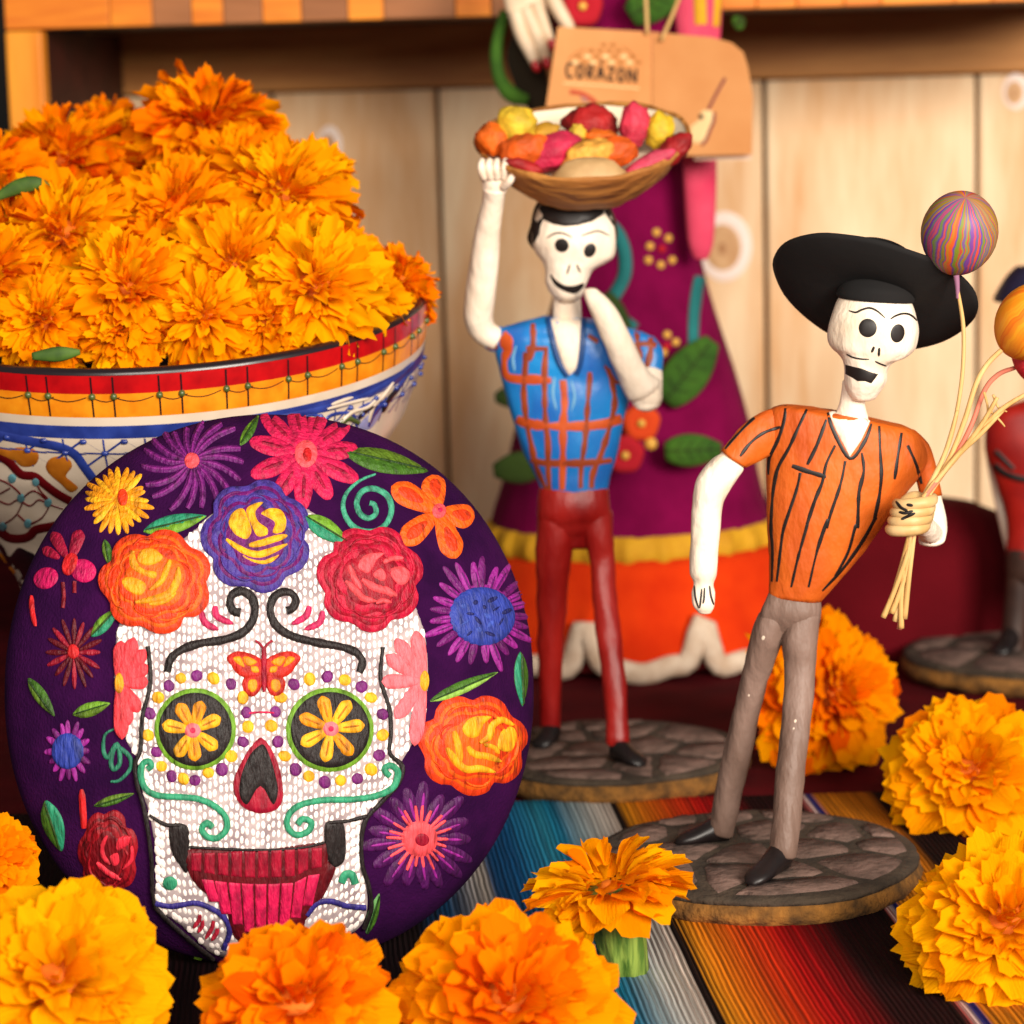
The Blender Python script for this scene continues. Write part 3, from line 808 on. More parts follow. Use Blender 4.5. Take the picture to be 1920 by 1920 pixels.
# ---- other flowers
EF = .0008
def daisy(cx, cy, n, r0, r1, w, mm, m2=None, a0=0.0, sx=1, sy=1, name="daisy", jitter=0.08, vein=None, curl=0):
    base = patch(DISC, ell(cx, cy, r0 * 1.1 * sx, r0 * 1.1 * sy), mm, name, disc, e=EF)
    for i in range(n):
        a = a0 + 360 * i / n + random.uniform(-3, 3); l = r1 * (1 + random.uniform(-jitter, jitter))
        if curl:
            q = [(cx + sx * l * t * math.cos(R(a + curl * t)), cy - sy * l * t * math.sin(R(a + curl * t))) for t in (.15, .45, .75, 1)]
            stroke(DISC, q, w, mm, "petal", base, e=EF, taper=(.4, .6))
            if vein: stroke(DISC, q, w * .35, vein, "petal_vein", base, e=EF + .0006, taper=(.4, .4))
        else:
            patch(DISC, petal_poly(cx, cy, a, r0 * .6, l, w, .62, sx, sy), mm if (i % 3 or m2 is None) else m2, "petal", base, e=EF + .0001 * (i % 4), bulge=.0008)
            if vein:
                stroke(DISC, [(cx + sx * math.cos(R(a)) * l * t, cy - sy * math.sin(R(a)) * l * t) for t in (.4, .6, .8)], w * .22, vein, "petal_vein", base, e=EF + .0008, taper=(.3, .2))
    return base
f = daisy(360, 866, 19, 14, 96, 13, thread((98, 16, 100)), None, 4, name="swirl_flower", curl=-26, vein=thread((128, 30, 122)))
patch(DISC, ell(360, 865, 14, 15), CORAL, "flower_centre", f, e=EF + .0012)
f = daisy(571, 852, 11, 20, 104, 36, MAG, None, 5, name="daisy", vein=DMAG)
patch(DISC, ell(573, 853, 22, 26), CORAL, "flower_centre", f, e=EF + .0012); patch(DISC, ell(575, 856, 9, 14), RED, "centre_knot", f, e=EF + .0022)
f = daisy(220, 938, 24, 12, 62, 13, GOLD, YEL, 0, name="aster", jitter=.14)
patch(DISC, ell(231, 934, 10, 16), DOR, "flower_centre", f, e=EF + .0014)
# orange five-petalled flower
x0, y0 = c2((1215, 780)); f = patch(DISC, ell(x0, y0, 16, 16), ORG, "star_flower", disc, e=EF)
for t in ((905, 610), (1170, 535), (1455, 825), (1335, 1090), (970, 990)):
    x, y = c2(t); l = math.hypot(x - x0, y - y0); a = math.degrees(math.atan2(y0 - y, x - x0))
    patch(DISC, petal_poly(x0, y0, a, 8, l, 46, .7), ORG, "petal", f, e=EF, bulge=.0010, bw=9)
    patch(DISC, petal_poly(x0, y0, a, l * .35, l * .88, 24, .6), DOR, "petal_inset", f, e=EF + .0011, bulge=.0003)
patch(DISC, ell(x0, y0, 13, 14), CORAL, "flower_centre", f, e=EF + .0015); patch(DISC, ell(x0, y0, 5, 5), MAG, "centre_knot", f, e=EF + .0024)
# blue hearted flower, right
f = daisy(902, 1152, 25, 52, 104, 15, LPUR, VIO, 0, name="thistle_flower", jitter=.12, vein=thread((96, 14, 100)))
ctr = patch(DISC, ell(902, 1156, 61, 55, 10, 20), BLUE, "flower_centre", f, e=EF + .0012, bulge=.0012)
rr_ = random.Random(5)
for i in range(15):
    an = i * 2.4; q = 46 * math.sqrt((i + .4) / 15)
    patch(DISC, ell(902 + q * math.cos(an), 1156 + q * .88 * math.sin(an), rr_.uniform(5, 12), rr_.uniform(3, 6), rr_.uniform(-60, 60), 9), thread((24, 30, 96)) if i % 3 else thread((60, 84, 180)), "centre_shade_stitch", ctr, e=EF + .0024, bulge=.0003)
f = daisy(128, 1408, 16, 26, 58, 14, LPUR, VIO, 0, .74, 1.0, name="thistle_flower")
patch(DISC, ell(128, 1408, 30, 34, 0, 16), BLUE, "flower_centre", f, e=EF + .0012, bulge=.0012)
# coral hearted purple flower, lower right
f = daisy(785, 1572, 17, 40, 104, 26, DKV, None, 0, name="spark_flower", vein=LPUR, jitter=.12)
for i in range(22):
    a = 360 / 22 * i + random.uniform(-4, 4); l = 56 + random.uniform(-6, 8)
    stroke(DISC, [(785 + math.cos(R(a)) * q, 1572 - math.sin(R(a)) * q) for q in (26, 40, l)], 6, CORAL, "ray", f, e=EF + .0012, taper=(1, .6))
patch(DISC, ell(785, 1572, 34, 34), CORAL, "flower_centre", f, e=EF + .0012, bulge=.001); patch(DISC, ell(788, 1572, 14, 13), MRN, "centre_knot", f, e=EF + .0025)
# dark red flower, left
f = daisy(138, 1224, 16, 14, 66, 12, thread((92, 4, 20)), thread((150, 14, 40)), 0, .8, 1.0, name="dark_flower")
patch(DISC, ell(138, 1222, 11, 14), RED, "flower_centre", f, e=EF + .0012)
# magenta orchid, left
f = patch(DISC, ell(132, 1058, 14, 22, 20), RED, "orchid", disc, e=EF + .0008)
for q, mm in ((ell(86, 1084, 24, 20, -25), thread((196, 10, 88))), (ell(156, 1070, 25, 22, 20), thread((196, 10, 88))), (petal_poly(128, 1052, 118, 8, 62, 24), DMAG), (petal_poly(132, 1052, 72, 8, 62, 26), DMAG), (petal_poly(118, 1050, 150, 8, 44, 20), DMAG)):
    patch(DISC, q, mm, "petal", f, e=EF)
for q in ([(118, 1092), (120, 1120), (118, 1140)], [(140, 1090), (140, 1112)]):
    stroke(DISC, q, 7, thread((130, 10, 30)), "stalk", f, e=EF)
stroke(DISC, [c1((212, 1340)), c1((216, 1440)), c1((238, 1545))], 9, RED, "red_stitch", disc, e=EF, taper=(.4, .4))
stroke(DISC, [c3((545, 780)), c3((552, 900)), c3((562, 1040))], 13, RED, "red_stitch", disc, e=EF, taper=(.3, .7))
# spirals
stroke(DISC, [c2(p) for p in ((795, 532), (690, 575), (605, 655), (580, 750), (620, 850), (700, 905), (800, 908), (875, 850), (903, 760), (872, 672), (790, 628), (712, 642), (672, 712), (690, 790), (750, 825), (800, 790), (788, 735), (755, 722))], 11, thread((64, 156, 124)), "spiral", disc, e=EF, taper=(.3, .8))
stroke(DISC, [c3(p) for p in ((760, 380), (700, 420), (690, 520), (720, 570), (780, 480), (800, 600), (760, 650), (740, 600), (770, 500), (860, 560), (870, 640), (800, 720), (740, 730))], 9, thread((40, 120, 92)), "spiral", disc, e=EF, taper=(.4, .5))
# leaves: two halves and a midrib
for a, b_, w, ml, mr in ((c1((1600, 340)), c1((1725, 140)), 20, LG, DG), (c1((955, 912)), c1((1375, 808)), 36, TEA, LG), (c1((608, 1615)), c1((785, 1425)), 27, LG, TEA), (c1((700, 965)), c1((735, 1145)), 18, DG, OLV),
                         (c2((590, 385)), c2((1145, 512)), 44, OLV, DG), (c2((318, 818)), c2((612, 995)), 38, LG, TEA), (c4((1158, 195)), c4((1610, 0)), 24, DG, thread((140, 184, 76))), ((975, 1222), (979, 1324), 26, DG, TEA),
                         (c3((485, 285)), c3((735, 208)), 27, LG, OLV), (c3((190, 40)), c3((365, 295)), 24, DG, OLV), (c3((305, 855)), c3((415, 1195)), 38, TEA, DG), (c3((625, 893)), c3((895, 808)), 18, OLV, DG),
                         (c4((735, 1745)), c4((822, 1475)), 20, thread((96, 150, 84)), DG), ((315, 1798), (410, 1812), 24, OLV, DG)):
    EL = .0036 if a == c2((318, 818)) else EF
    lf = patch(DISC, leaf_poly(a, b_, w), ml, "leaf", disc, e=EL, bulge=.0009)
    dx, dy = b_[0] - a[0], b_[1] - a[1]; l = math.hypot(dx, dy); nx, ny = -dy / l, dx / l
    half = [a] + [(a[0] + dx * t + nx * w / 2 * math.sin(math.pi * t ** .85) ** .8, a[1] + dy * t + ny * w / 2 * math.sin(math.pi * t ** .85) ** .8) for t in (.15, .3, .45, .6, .75, .9)] + [b_] + [(a[0] + dx * t, a[1] + dy * t) for t in (.8, .5, .2)]
    patch(DISC, half, mr, "leaf_half", lf, e=EL + .0007, bulge=.0006)
    stroke(DISC, [(a[0] + dx * t, a[1] + dy * t) for t in (.05, .35, .65, .95)], 3.2, thread((36, 66, 20)), "midrib", lf, e=EL + .0013, taper=(.4, .2))
stroke(DISC, [(272, 1765), (285, 1780), (296, 1800), (298, 1820)], 16, DOR, "orange_stitch", disc, e=EF)
# ================================================================== marigolds
def petal_material(name, base, var, deep):
    m = bpy.data.materials.new(name); m.use_nodes = True; nt = m.node_tree
    b = nt.nodes["Principled BSDF"]; out = nt.nodes["Material Output"]
    b.inputs["Roughness"].default_value = 0.8; b.inputs["Specular IOR Level"].default_value = 0.04
    oi = nt.nodes.new("ShaderNodeObjectInfo"); ge = nt.nodes.new("ShaderNodeNewGeometry")
    ad = nt.nodes.new("ShaderNodeMath"); ad.operation = 'ADD'; nt.links.new(oi.outputs["Random"], ad.inputs[0]); nt.links.new(ge.outputs["Random Per Island"], ad.inputs[1])
    fr = nt.nodes.new("ShaderNodeMath"); fr.operation = 'FRACT'; nt.links.new(ad.outputs[0], fr.inputs[0])
    rp = nt.nodes.new("ShaderNodeValToRGB"); rp.color_ramp.elements[0].color = lin(base, .95); rp.color_ramp.elements[1].color = lin(var, .95)
    e = rp.color_ramp.elements.new(0.82); e.color = lin(base, .9)
    rp.color_ramp.elements[-1].color = lin(deep, .9); rp.color_ramp.elements[0].color = lin(var, .95)
    nt.links.new(fr.outputs[0], rp.inputs[0]); nt.links.new(rp.outputs[0], b.inputs["Base Color"])
    tcv = nt.nodes.new("ShaderNodeTexCoord"); mpv = nt.nodes.new("ShaderNodeMapping"); mpv.inputs["Scale"].default_value = (14, 1.2, 1.2); nt.links.new(tcv.outputs["Object"], mpv.inputs[0])
    nv = nt.nodes.new("ShaderNodeTexNoise"); nv.inputs["Scale"].default_value = 2.0; nv.inputs["Detail"].default_value = 3; nt.links.new(mpv.outputs[0], nv.inputs["Vector"])
    bv = nt.nodes.new("ShaderNodeBump"); bv.inputs["Strength"].default_value = .3; bv.inputs["Distance"].default_value = .03; nt.links.new(nv.outputs["Fac"], bv.inputs["Height"]); nt.links.new(bv.outputs[0], b.inputs["Normal"])
    tr = nt.nodes.new("ShaderNodeBsdfTranslucent"); nt.links.new(rp.outputs[0], tr.inputs[0])
    mx = nt.nodes.new("ShaderNodeMixShader"); mx.inputs[0].default_value = 0.4
    nt.links.new(b.outputs[0], mx.inputs[1]); nt.links.new(tr.outputs[0], mx.inputs[2]); nt.links.new(mx.outputs[0], out.inputs[0])
    return m
PM = [petal_material("marigold_petal_golden", (255, 168, 0), (255, 182, 4), (255, 150, 0)),
      petal_material("marigold_petal_orange", (255, 150, 0), (255, 164, 0), (252, 128, 0)),
      petal_material("marigold_petal_deep", (255, 124, 0), (255, 140, 0), (236, 90, 0))]
m_sepal = mat("marigold_sepal", (136, 160, 66), 0.6, (70, 104, 30), 330, (1, 1, .06), (.4, .6), .8, 500, (1, 1, .05), .001)
m_heart = mat("marigold_heart", (226, 112, 6), 0.8)

def petal_shape(seed, toothed=False):
    """unit petal along +Y: spoon shaped, curling outwards, with a ruffled tip"""
    rnd = random.Random(seed); NU, NV = 6, 4
    vs = []; ph = rnd.uniform(0, 6); cup = rnd.uniform(.10, .22); bend = rnd.uniform(.16, .34)
    for j in range(NV + 1):
        v = j / NV
        w = 0.10 + 0.36 * math.sin(min(1.0, v * 1.15) * math.pi / 2) ** 1.3
        for i in range(NU + 1):
            u = i / NU * 2 - 1
            y = v - 0.30 * v ** 3 * abs(u) ** 2.6
            if j == NV: y += rnd.uniform(-.035, .035) + ((.05 if i % 2 else -.05) if toothed else (.02 if i % 2 else -.03))
            x = u * w
            z = cup * u * u * v + 0.12 * v - bend * v ** 2.2 + math.sin(u * 5.0 + ph) * 0.055 * v * v + rnd.uniform(-.02, .02) * v
            vs.append(Vector((x, y, z)))
    fs = [(j * (NU + 1) + i, j * (NU + 1) + i + 1, (j + 1) * (NU + 1) + i + 1, (j + 1) * (NU + 1) + i) for j in range(NV) for i in range(NU)]
    return vs, fs
PSH = [petal_shape(k, k > 5) for k in range(12)]
PETAL_ME = {}
def petal_mesh(k, c):
    if (k, c) not in PETAL_ME:
        me = bpy.data.meshes.new("petal"); me.from_pydata([tuple(p) for p in PSH[k][0]], [], PSH[k][1]); me.update(); me.shade_smooth()
        me.materials.append(PM[c]); PETAL_ME[(k, c)] = me
    return PETAL_ME[(k, c)]

def marigold(center, axis, Rm, label, col=(0, 1), group=None, n=150, single=True, flat=1.0, maxphi=108, seed=0, calyx=(0.30, 0.7), stem=0.5, size=1.0, heart_deep=False, toothed=False, minphi=6, wild=0.0, heart=.30):
    rnd = random.Random(seed)
    axis = Vector(axis).normalized(); q = Vector((0, 0, 1)).rotation_difference(axis).to_matrix()
    q = q @ Matrix.Rotation(rnd.uniform(0, 6.28), 3, 'Z')
    center = Vector(center)
    t = thing("marigold", center, label, "flower", group)
    mats_ = []
    for i in range(n):
        u = (i + 0.5) / n
        phi = R(minphi + (maxphi - minphi) * u ** 0.62) + rnd.uniform(-.10, .10) * (1 + 2.5 * wild)
        th = i * 2.39996 + rnd.uniform(-.2, .2)
        L = Rm * (0.66 + 0.34 * u ** .8) * rnd.uniform(0.86 - .16 * wild, 1.10 + .10 * wild)
        base = 0.30 * Rm * (1 - 0.3 * u)
        d = Vector((math.sin(phi) * math.cos(th), math.sin(phi) * math.sin(th), math.cos(phi) * flat))
        d = d.normalized()
        side = Vector((-math.sin(th), math.cos(th), 0))
        up = d.cross(side) * -1.0
        if up.z < 0: up = -up
        # petal: local Y along d, local Z towards the flower's axis
        up = (Vector((0, 0, 1)) - d * d.z)
        if up.length < .05: up = Vector((1, 0, 0)) - d * d.x
        up.normalize()
        sx = d.cross(up)
        rot = Matrix((sx, d, up)).transposed()
        tw = Matrix.Rotation(rnd.uniform(-.4, .4) * (1 + 1.5 * wild), 3, d)
        rot = tw @ rot
        # outer petals curl down, inner ones stand
        rot = rot @ Matrix.Rotation(rnd.uniform(-.22, .16), 3, 'X')
        wsc = rnd.uniform(.75, 1.1) * (0.62 + .38 * u) * size
        ln = L - base
        M3 = q @ rot @ Matrix.Diagonal((ln * wsc, ln, ln))
        off = q @ (d * base + Vector((0, 0, -Rm * .12)))
        c_ = col[0] if rnd.random() < .6 else col[1]
        if heart_deep and u < .25: c_ = 2
        mats_.append((M3, off, (rnd.randrange(6, 12) if (toothed or rnd.random() < .2) else rnd.randrange(6)), c_))
    if single:
        for M3, off, k, c_ in mats_:
            o = bpy.data.objects.new("petal", petal_mesh(k, c_)); COL.objects.link(o)
            o.parent = t; o.matrix_local = Matrix.Translation(off) @ M3.to_4x4()
    else:
        for cc in sorted(set(x[3] for x in mats_)):
            mb = MB()
            for M3, off, k, c_ in mats_:
                if c_ != cc: continue
                mb.add([center + off + M3 @ v for v in PSH[k][0]], PSH[k][1])
            o = mb.build("petals", PM[cc], t); o["kind"] = "stuff"
    mb = ellipsoid(MB(), center - axis * Rm * .14, Rm * heart, Rm * heart, Rm * heart, q)
    mb.build("flower_heart", m_heart, t)
    # green cup and stalk behind the petals
    mb = MB(); rings = []
    for f, r_ in ((-.12, .34), (-.3, calyx[0] * 1.1), (-.3 - calyx[1] * .5, calyx[0]), (-.3 - calyx[1], calyx[0] * .75), (-.36 - calyx[1], .11), (-.36 - calyx[1] - stem, .10)):
        rings.append([center + axis * Rm * f + q @ Vector((math.cos(a) * r_ * Rm * (1 + .05 * math.cos(a * 9)), math.sin(a) * r_ * Rm * (1 + .05 * math.cos(a * 9)), 0)) for a in [2 * math.pi * j / 36 for j in range(36)]])
    bridge(mb, rings)
    mb.build("sepal_cup", m_sepal, t)
    return t

def mg(px, py, Y, rpx, axis, label, **kw):
    return marigold(at(px, py, Y), axis, rpx * 1.10 * scale_at(Y), label, **kw)
GT = "loose marigolds on the table"
mg(103, 1838, .815, 214, (.0, -.75, .66), "large golden marigold in the bottom left corner before the cushion", col=(0, 0), group=GT, seed=1, n=190, stem=.1, calyx=(.3, .3))
mg(558, 1882, .815, 190, (.0, -.62, .78), "deep orange marigold with red heart before the skull's chin", col=(2, 1), group=GT, seed=2, n=180, stem=.1, calyx=(.3, .3), heart_deep=True)
mg(950, 1884, .82, 230, (-.05, -.60, .80), "biggest orange marigold at the bottom centre of the picture", col=(1, 1), group=GT, seed=3, n=190, stem=.1, calyx=(.3, .3), heart_deep=True)
mg(1136, 1648, .905, 160, (-.20, -.10, .97), "open marigold seen from the side on its green cup", col=(0, 1), group=GT, seed=4, n=84, flat=.5, heart=.12, minphi=20, maxphi=94, size=.8, calyx=(.27, 1.0), stem=.6)
mg(1818, 1448, 1.085, 160, (-.22, -.78, .6), "golden marigold at the right edge, upper of two", col=(0, 1), group=GT, seed=5, toothed=True, n=180, stem=.1, calyx=(.3, .3))
mg(1886, 1728, .885, 192, (-.1, -.70, .7), "golden marigold in the bottom right corner, lower of two", col=(0, 0), group=GT, seed=6, toothed=True, n=190, stem=.1, calyx=(.3, .3))
mg(1562, 1300, 1.20, 156, (.35, -.45, .2), "orange marigold lying behind the trouser legs of the hatted doll", col=(1, 2), group=GT, seed=7, toothed=True, n=170, stem=.1, calyx=(.3, .3))
mg(-18, 1605, .90, 92, (.3, -.8, .5), "orange marigold half cut off at the left edge beside the cushion", col=(1, 2), group=GT, seed=8, n=120, stem=.1, calyx=(.3, .3))

# ================================================================== talavera bowl
BY = 1.135
bs = scale_at(BY)
BR = 507 * bs
tilt = R(9.5)
bc = at(289, 566, BY)                       # centre of the rim
BM = Matrix.Translation(bc) @ Matrix.Rotation(tilt, 4, 'X') 
bowl = thing("talavera_bowl", (bc.x, bc.y, 0), "large painted talavera bowl heaped with marigolds behind the cushion", "bowl")
def bowl_r(h):      # h metres below the rim, measured along the axis
    t = h / BR
    pts = [(0, 1.0), (.12, .993), (.25, .97), (.40, .915), (.56, .82), (.76, .70), (1.0, .58), (1.3, .48), (1.55, .43), (1.75, .44)]
    for (a, ra), (b_, rb) in zip(pts, pts[1:]):
        if t <= b_:
            f = (t - a) / (b_ - a); f = f * f * (3 - 2 * f) * .35 + f * .65
            return BR * (ra + (rb - ra) * f)
    return BR * pts[-1][1]
def lathe(h0, h1, n, off=0.0, seg=120, inner=False):
    mb = MB(); rings = []
    for i in range(n + 1):
        h = h0 + (h1 - h0) * i / n
        r_ = bowl_r(h) + off
        rings.append([BM @ Vector((r_ * math.cos(a), r_ * math.sin(a), -h)) for a in [2 * math.pi * j / seg for j in range(seg)]])
    bridge(mb, rings, False)
    return mb
GL = dict(rough=0.32, spec=0.45, coat=0.18)
m_white = mat("cream_glaze", (226, 208, 188), rgb2=(208, 188, 166), nscale=40, **GL)
m_red = mat("red_glaze", (192, 10, 16), rgb2=(160, 4, 12), nscale=120, **GL)
m_or = mat("orange_glaze", (238, 148, 24), rgb2=(222, 122, 12), nscale=120, **GL)
m_blue = mat("blue_glaze", (46, 66, 150), rgb2=(30, 44, 116), nscale=90, **GL)
m_dk = mat("dark_glaze", (26, 16, 22), **GL)
m_grn = mat("green_glaze", (78, 92, 44), **GL)
m_och = mat("ochre_glaze", (190, 112, 28), rgb2=(160, 86, 16), nscale=90, **GL)
m_mrn = mat("maroon_glaze", (92, 8, 14), **GL)
m_teal = mat("teal_glaze", (90, 140, 150), **GL)
H_END = bc.z / math.cos(tilt)
H_END = min(H_END, BR * 1.72)
wall = MB()
for mbx in (lathe(.0208, H_END, 40, seg=140),): wall.add(mbx.v, mbx.f)
BOWL = lathe(0, H_END, 60, seg=140).bvh()
body_b = wall.build("bowl_wall", m_white, bowl)
fb = lathe(.0012, H_END - .004, 40, -.005, 100).build("bowl_inside", m_dk, bowl)
mb = MB(); ring = [BM @ Vector((bowl_r(H_END) * math.cos(a), bowl_r(H_END) * math.sin(a), -H_END + .001)) for a in [2 * math.pi * j / 60 for j in range(60)]]
mb.add(ring, [tuple(range(60))]).build("bowl_foot", m_white, bowl)
# rolled rim
mb = MB(); rings = []
for k in range(9):
    a0 = math.pi * (k / 8)
    rings.append([BM @ Vector(((BR - .0025 + .0027 * math.cos(a0)) * math.cos(a), (BR - .0025 + .0027 * math.cos(a0)) * math.sin(a), .0022 * math.sin(a0))) for a in [2 * math.pi * j / 140 for j in range(140)]])
bridge(mb, rings, False); mb.build("rim", m_dk, bowl)
lathe(0, .0075, 4).build("red_band", m_red, bowl)
lathe(.0075, .0172, 4).build("orange_band", m_or, bowl)
lathe(.0172, .0208, 2).build("white_line", m_white, bowl)
lathe(.0208, .0262, 3, .0002).build("blue_band", m_blue, bowl)
def on_bowl(th, h, off=.0003):
    r_ = bowl_r(h) + off
    return BM @ Vector((r_ * math.cos(th), r_ * math.sin(th), -h))
# uprights and green beads of the rim band
nb = 56
mbl = MB(); 
for i in range(nb):
    th = 2 * math.pi * i / nb + .02 * math.sin(i * 3.1)
    if math.sin(th) > .35: continue
    w = .00032
    vs = []
    for h in (.0006, .004, .008, .012, .0168):
        vs += [on_bowl(th - w / BR, h), on_bowl(th + w / BR, h)]
    mbl.add(vs, [(2 * k, 2 * k + 1, 2 * k + 3, 2 * k + 2) for k in range(4)])
    th2 = 2 * math.pi * (i + 1) / nb
    vs = []
    for k in range(7):
        t = k / 6; tt = th + (th2 - th) * t; h = .0088 + .0018 * math.sin(math.pi * t)
        vs += [on_bowl(tt, h - .0002), on_bowl(tt, h + .0002)]
    mbl.add(vs, [(2 * k, 2 * k + 1, 2 * k + 3, 2 * k + 2) for k in range(6)])
    c0 = on_bowl(th, .0085)
    ellipsoid(MB(), c0, .0014, .0014, .0015, None, 8, 5).build("green_bead", m_grn, bowl)
mbl.build("band_lines", m_dk, bowl)
# blue lattice under the blue band
mbl = MB()
def sline(th0, h0, th1, h1, w):
    vs = []
    for k in range(9):
        t = k / 8; th = th0 + (th1 - th0) * t; h = h0 + (h1 - h0) * t
        d = w / 2
        vs += [on_bowl(th - d / BR, h - d * .6), on_bowl(th + d / BR, h + d * .6)]
    mbl.add(vs, [(2 * k, 2 * k + 1, 2 * k + 3, 2 * k + 2) for k in range(8)])
for i in range(44):
    th = 2 * math.pi * i / 44; dth = 2 * math.pi / 44
    if math.sin(th) > .4: continue
    sline(th, .0268, th + dth, .0385, .0008); sline(th + dth, .0268, th, .0385, .0008); sline(th + dth / 2, .0265, th + dth / 2, .040, .0007)
    sline(th, .0325, th + dth, .0329, .0012)
    c0 = on_bowl(th, .0275); ellipsoid(mbl, c0, .0015, .0006, .0013, None, 8, 4)
    c0 = on_bowl(th + dth / 2, .0325); ellipsoid(mbl, c0, .0015, .0006, .0013, None, 8, 4)
mbl.build("lattice_lines", m_blue, bowl)
# scrolls of the left face
EB = .0002
def bst(pts, w, m_, name="scroll_line", e=EB): stroke(BOWL, [c1(p) for p in pts], w, m_, name, bowl, e=e, bulge=.0002)
def bpt(poly, m_, name="scroll_patch", e=EB, smooth=True): patch(BOWL, [c1(p) for p in poly], m_, name, bowl, e=e, bulge=.0002, smooth=smooth)
bst([(-40, 262), (100, 290), (250, 320), (400, 350), (500, 400), (560, 480), (620, 560)], 17, m_blue)
bpt([(-30, 340), (60, 370), (120, 350), (220, 360), (260, 410), (230, 470), (150, 480), (90, 440), (-30, 400)], m_och)
bpt([(330, 430), (390, 410), (460, 430), (480, 480), (440, 540), (480, 580), (520, 620), (470, 650), (400, 590), (330, 530), (305, 480)], m_och)
bst([(-30, 395), (60, 450), (140, 530), (230, 545), (300, 600), (380, 660), (470, 710)], 16, m_mrn)
for q in ([(-20, 700), (60, 730), (120, 700), (200, 740), (260, 700), (330, 730), (420, 760)], [(-20, 560), (70, 600), (150, 690), (110, 800), (30, 860)], [(230, 560), (270, 640), (330, 720), (280, 820), (200, 860)], [(70, 620), (0, 660)], [(150, 690), (230, 640), (330, 720)], [(120, 800), (200, 860), (280, 820)]):
    bst(q, 3, m_mrn, "fine_line")
for p in ((80, 560), (240, 580), (140, 690), (320, 720), (185, 860), (20, 880)):
    x, y = c1(p); patch(BOWL, ell(x, y, 8, 9), m_teal, "painted_dot", bowl, e=EB * 2, bulge=.0001)
bst([(-30, 880), (50, 950), (140, 960), (200, 940), (240, 900), (340, 880), (420, 860)], 17, m_mrn)
bpt([(-60, 990), (20, 1010), (60, 1080), (120, 1020), (180, 1040), (240, 1080), (230, 1200), (160, 1300), (60, 1390), (-60, 1400)], m_dk)
bpt([(-60, 1030), (0, 1050), (60, 1130), (105, 1190), (60, 1260), (0, 1310), (-60, 1330)], m_or, e=.0006)
bst([(-30, 1420), (40, 1400), (100, 1360), (150, 1350)], 9, m_white); bst([(-30, 1490), (60, 1450), (120, 1410)], 18, m_mrn)
for y in (1560, 1660, 1760, 1860):
    bst([(-20, y), (40, y + 40), (90, y - 10)], 3, m_blue, "fine_line")
bst([(-20, 1960), (30, 1990), (60, 1900)], 14, m_mrn); bst([(-20, 2120), (20, 2080), (50, 2020)], 22, m_grn); bst([(-20, 2300), (40, 2250)], 14, m_blue); bst([(-20, 2420), (40, 2400)], 26, m_grn)
# right shoulder: blue ground with pale leaves
def p_(*a): return list(a)
for q, w in (([(520, 782), (600, 768), (680, 744), (740, 712), (776, 680)], 15), ([(600, 800), (622, 778), (660, 776), (668, 800)], 7), ([(690, 800), (704, 770), (736, 740), (762, 706)], 9), ([(560, 792), (580, 778), (606, 782)], 6), ([(664, 772), (690, 758), (716, 752)], 6)):
    stroke(BOWL, q, w, m_blue, "blue_scroll", bowl, e=.0003, bulge=.0001, taper=(.5, .5))
patch(BOWL, [(672, 800), (690, 778), (716, 764), (706, 790), (690, 806)], mat("lavender_glaze", (150, 150, 196), **GL), "leaf_wash", bowl, e=.0002, bulge=.0001)
for q in ([(612, 766), (650, 756), (690, 746)], [(620, 758), (660, 744)], [(640, 790), (660, 772), (690, 762), (712, 740)], [(690, 790), (700, 760), (720, 740), (736, 716)]):
    stroke(BOWL, q, 6, m_white, "pale_stroke", bowl, e=.0007, bulge=.0002, taper=(.3, .3))
for q in ([(672, 784), (686, 768), (704, 760)], [(716, 772), (728, 748), (748, 726)]):
    stroke(BOWL, q, 8, m_dk, "dark_stroke", bowl, e=.0007, bulge=.0002, taper=(.3, .3))
stroke(BOWL, [(636, 798), (652, 784), (672, 792)], 9, m_grn, "green_stroke", bowl, e=.0007, bulge=.0002)

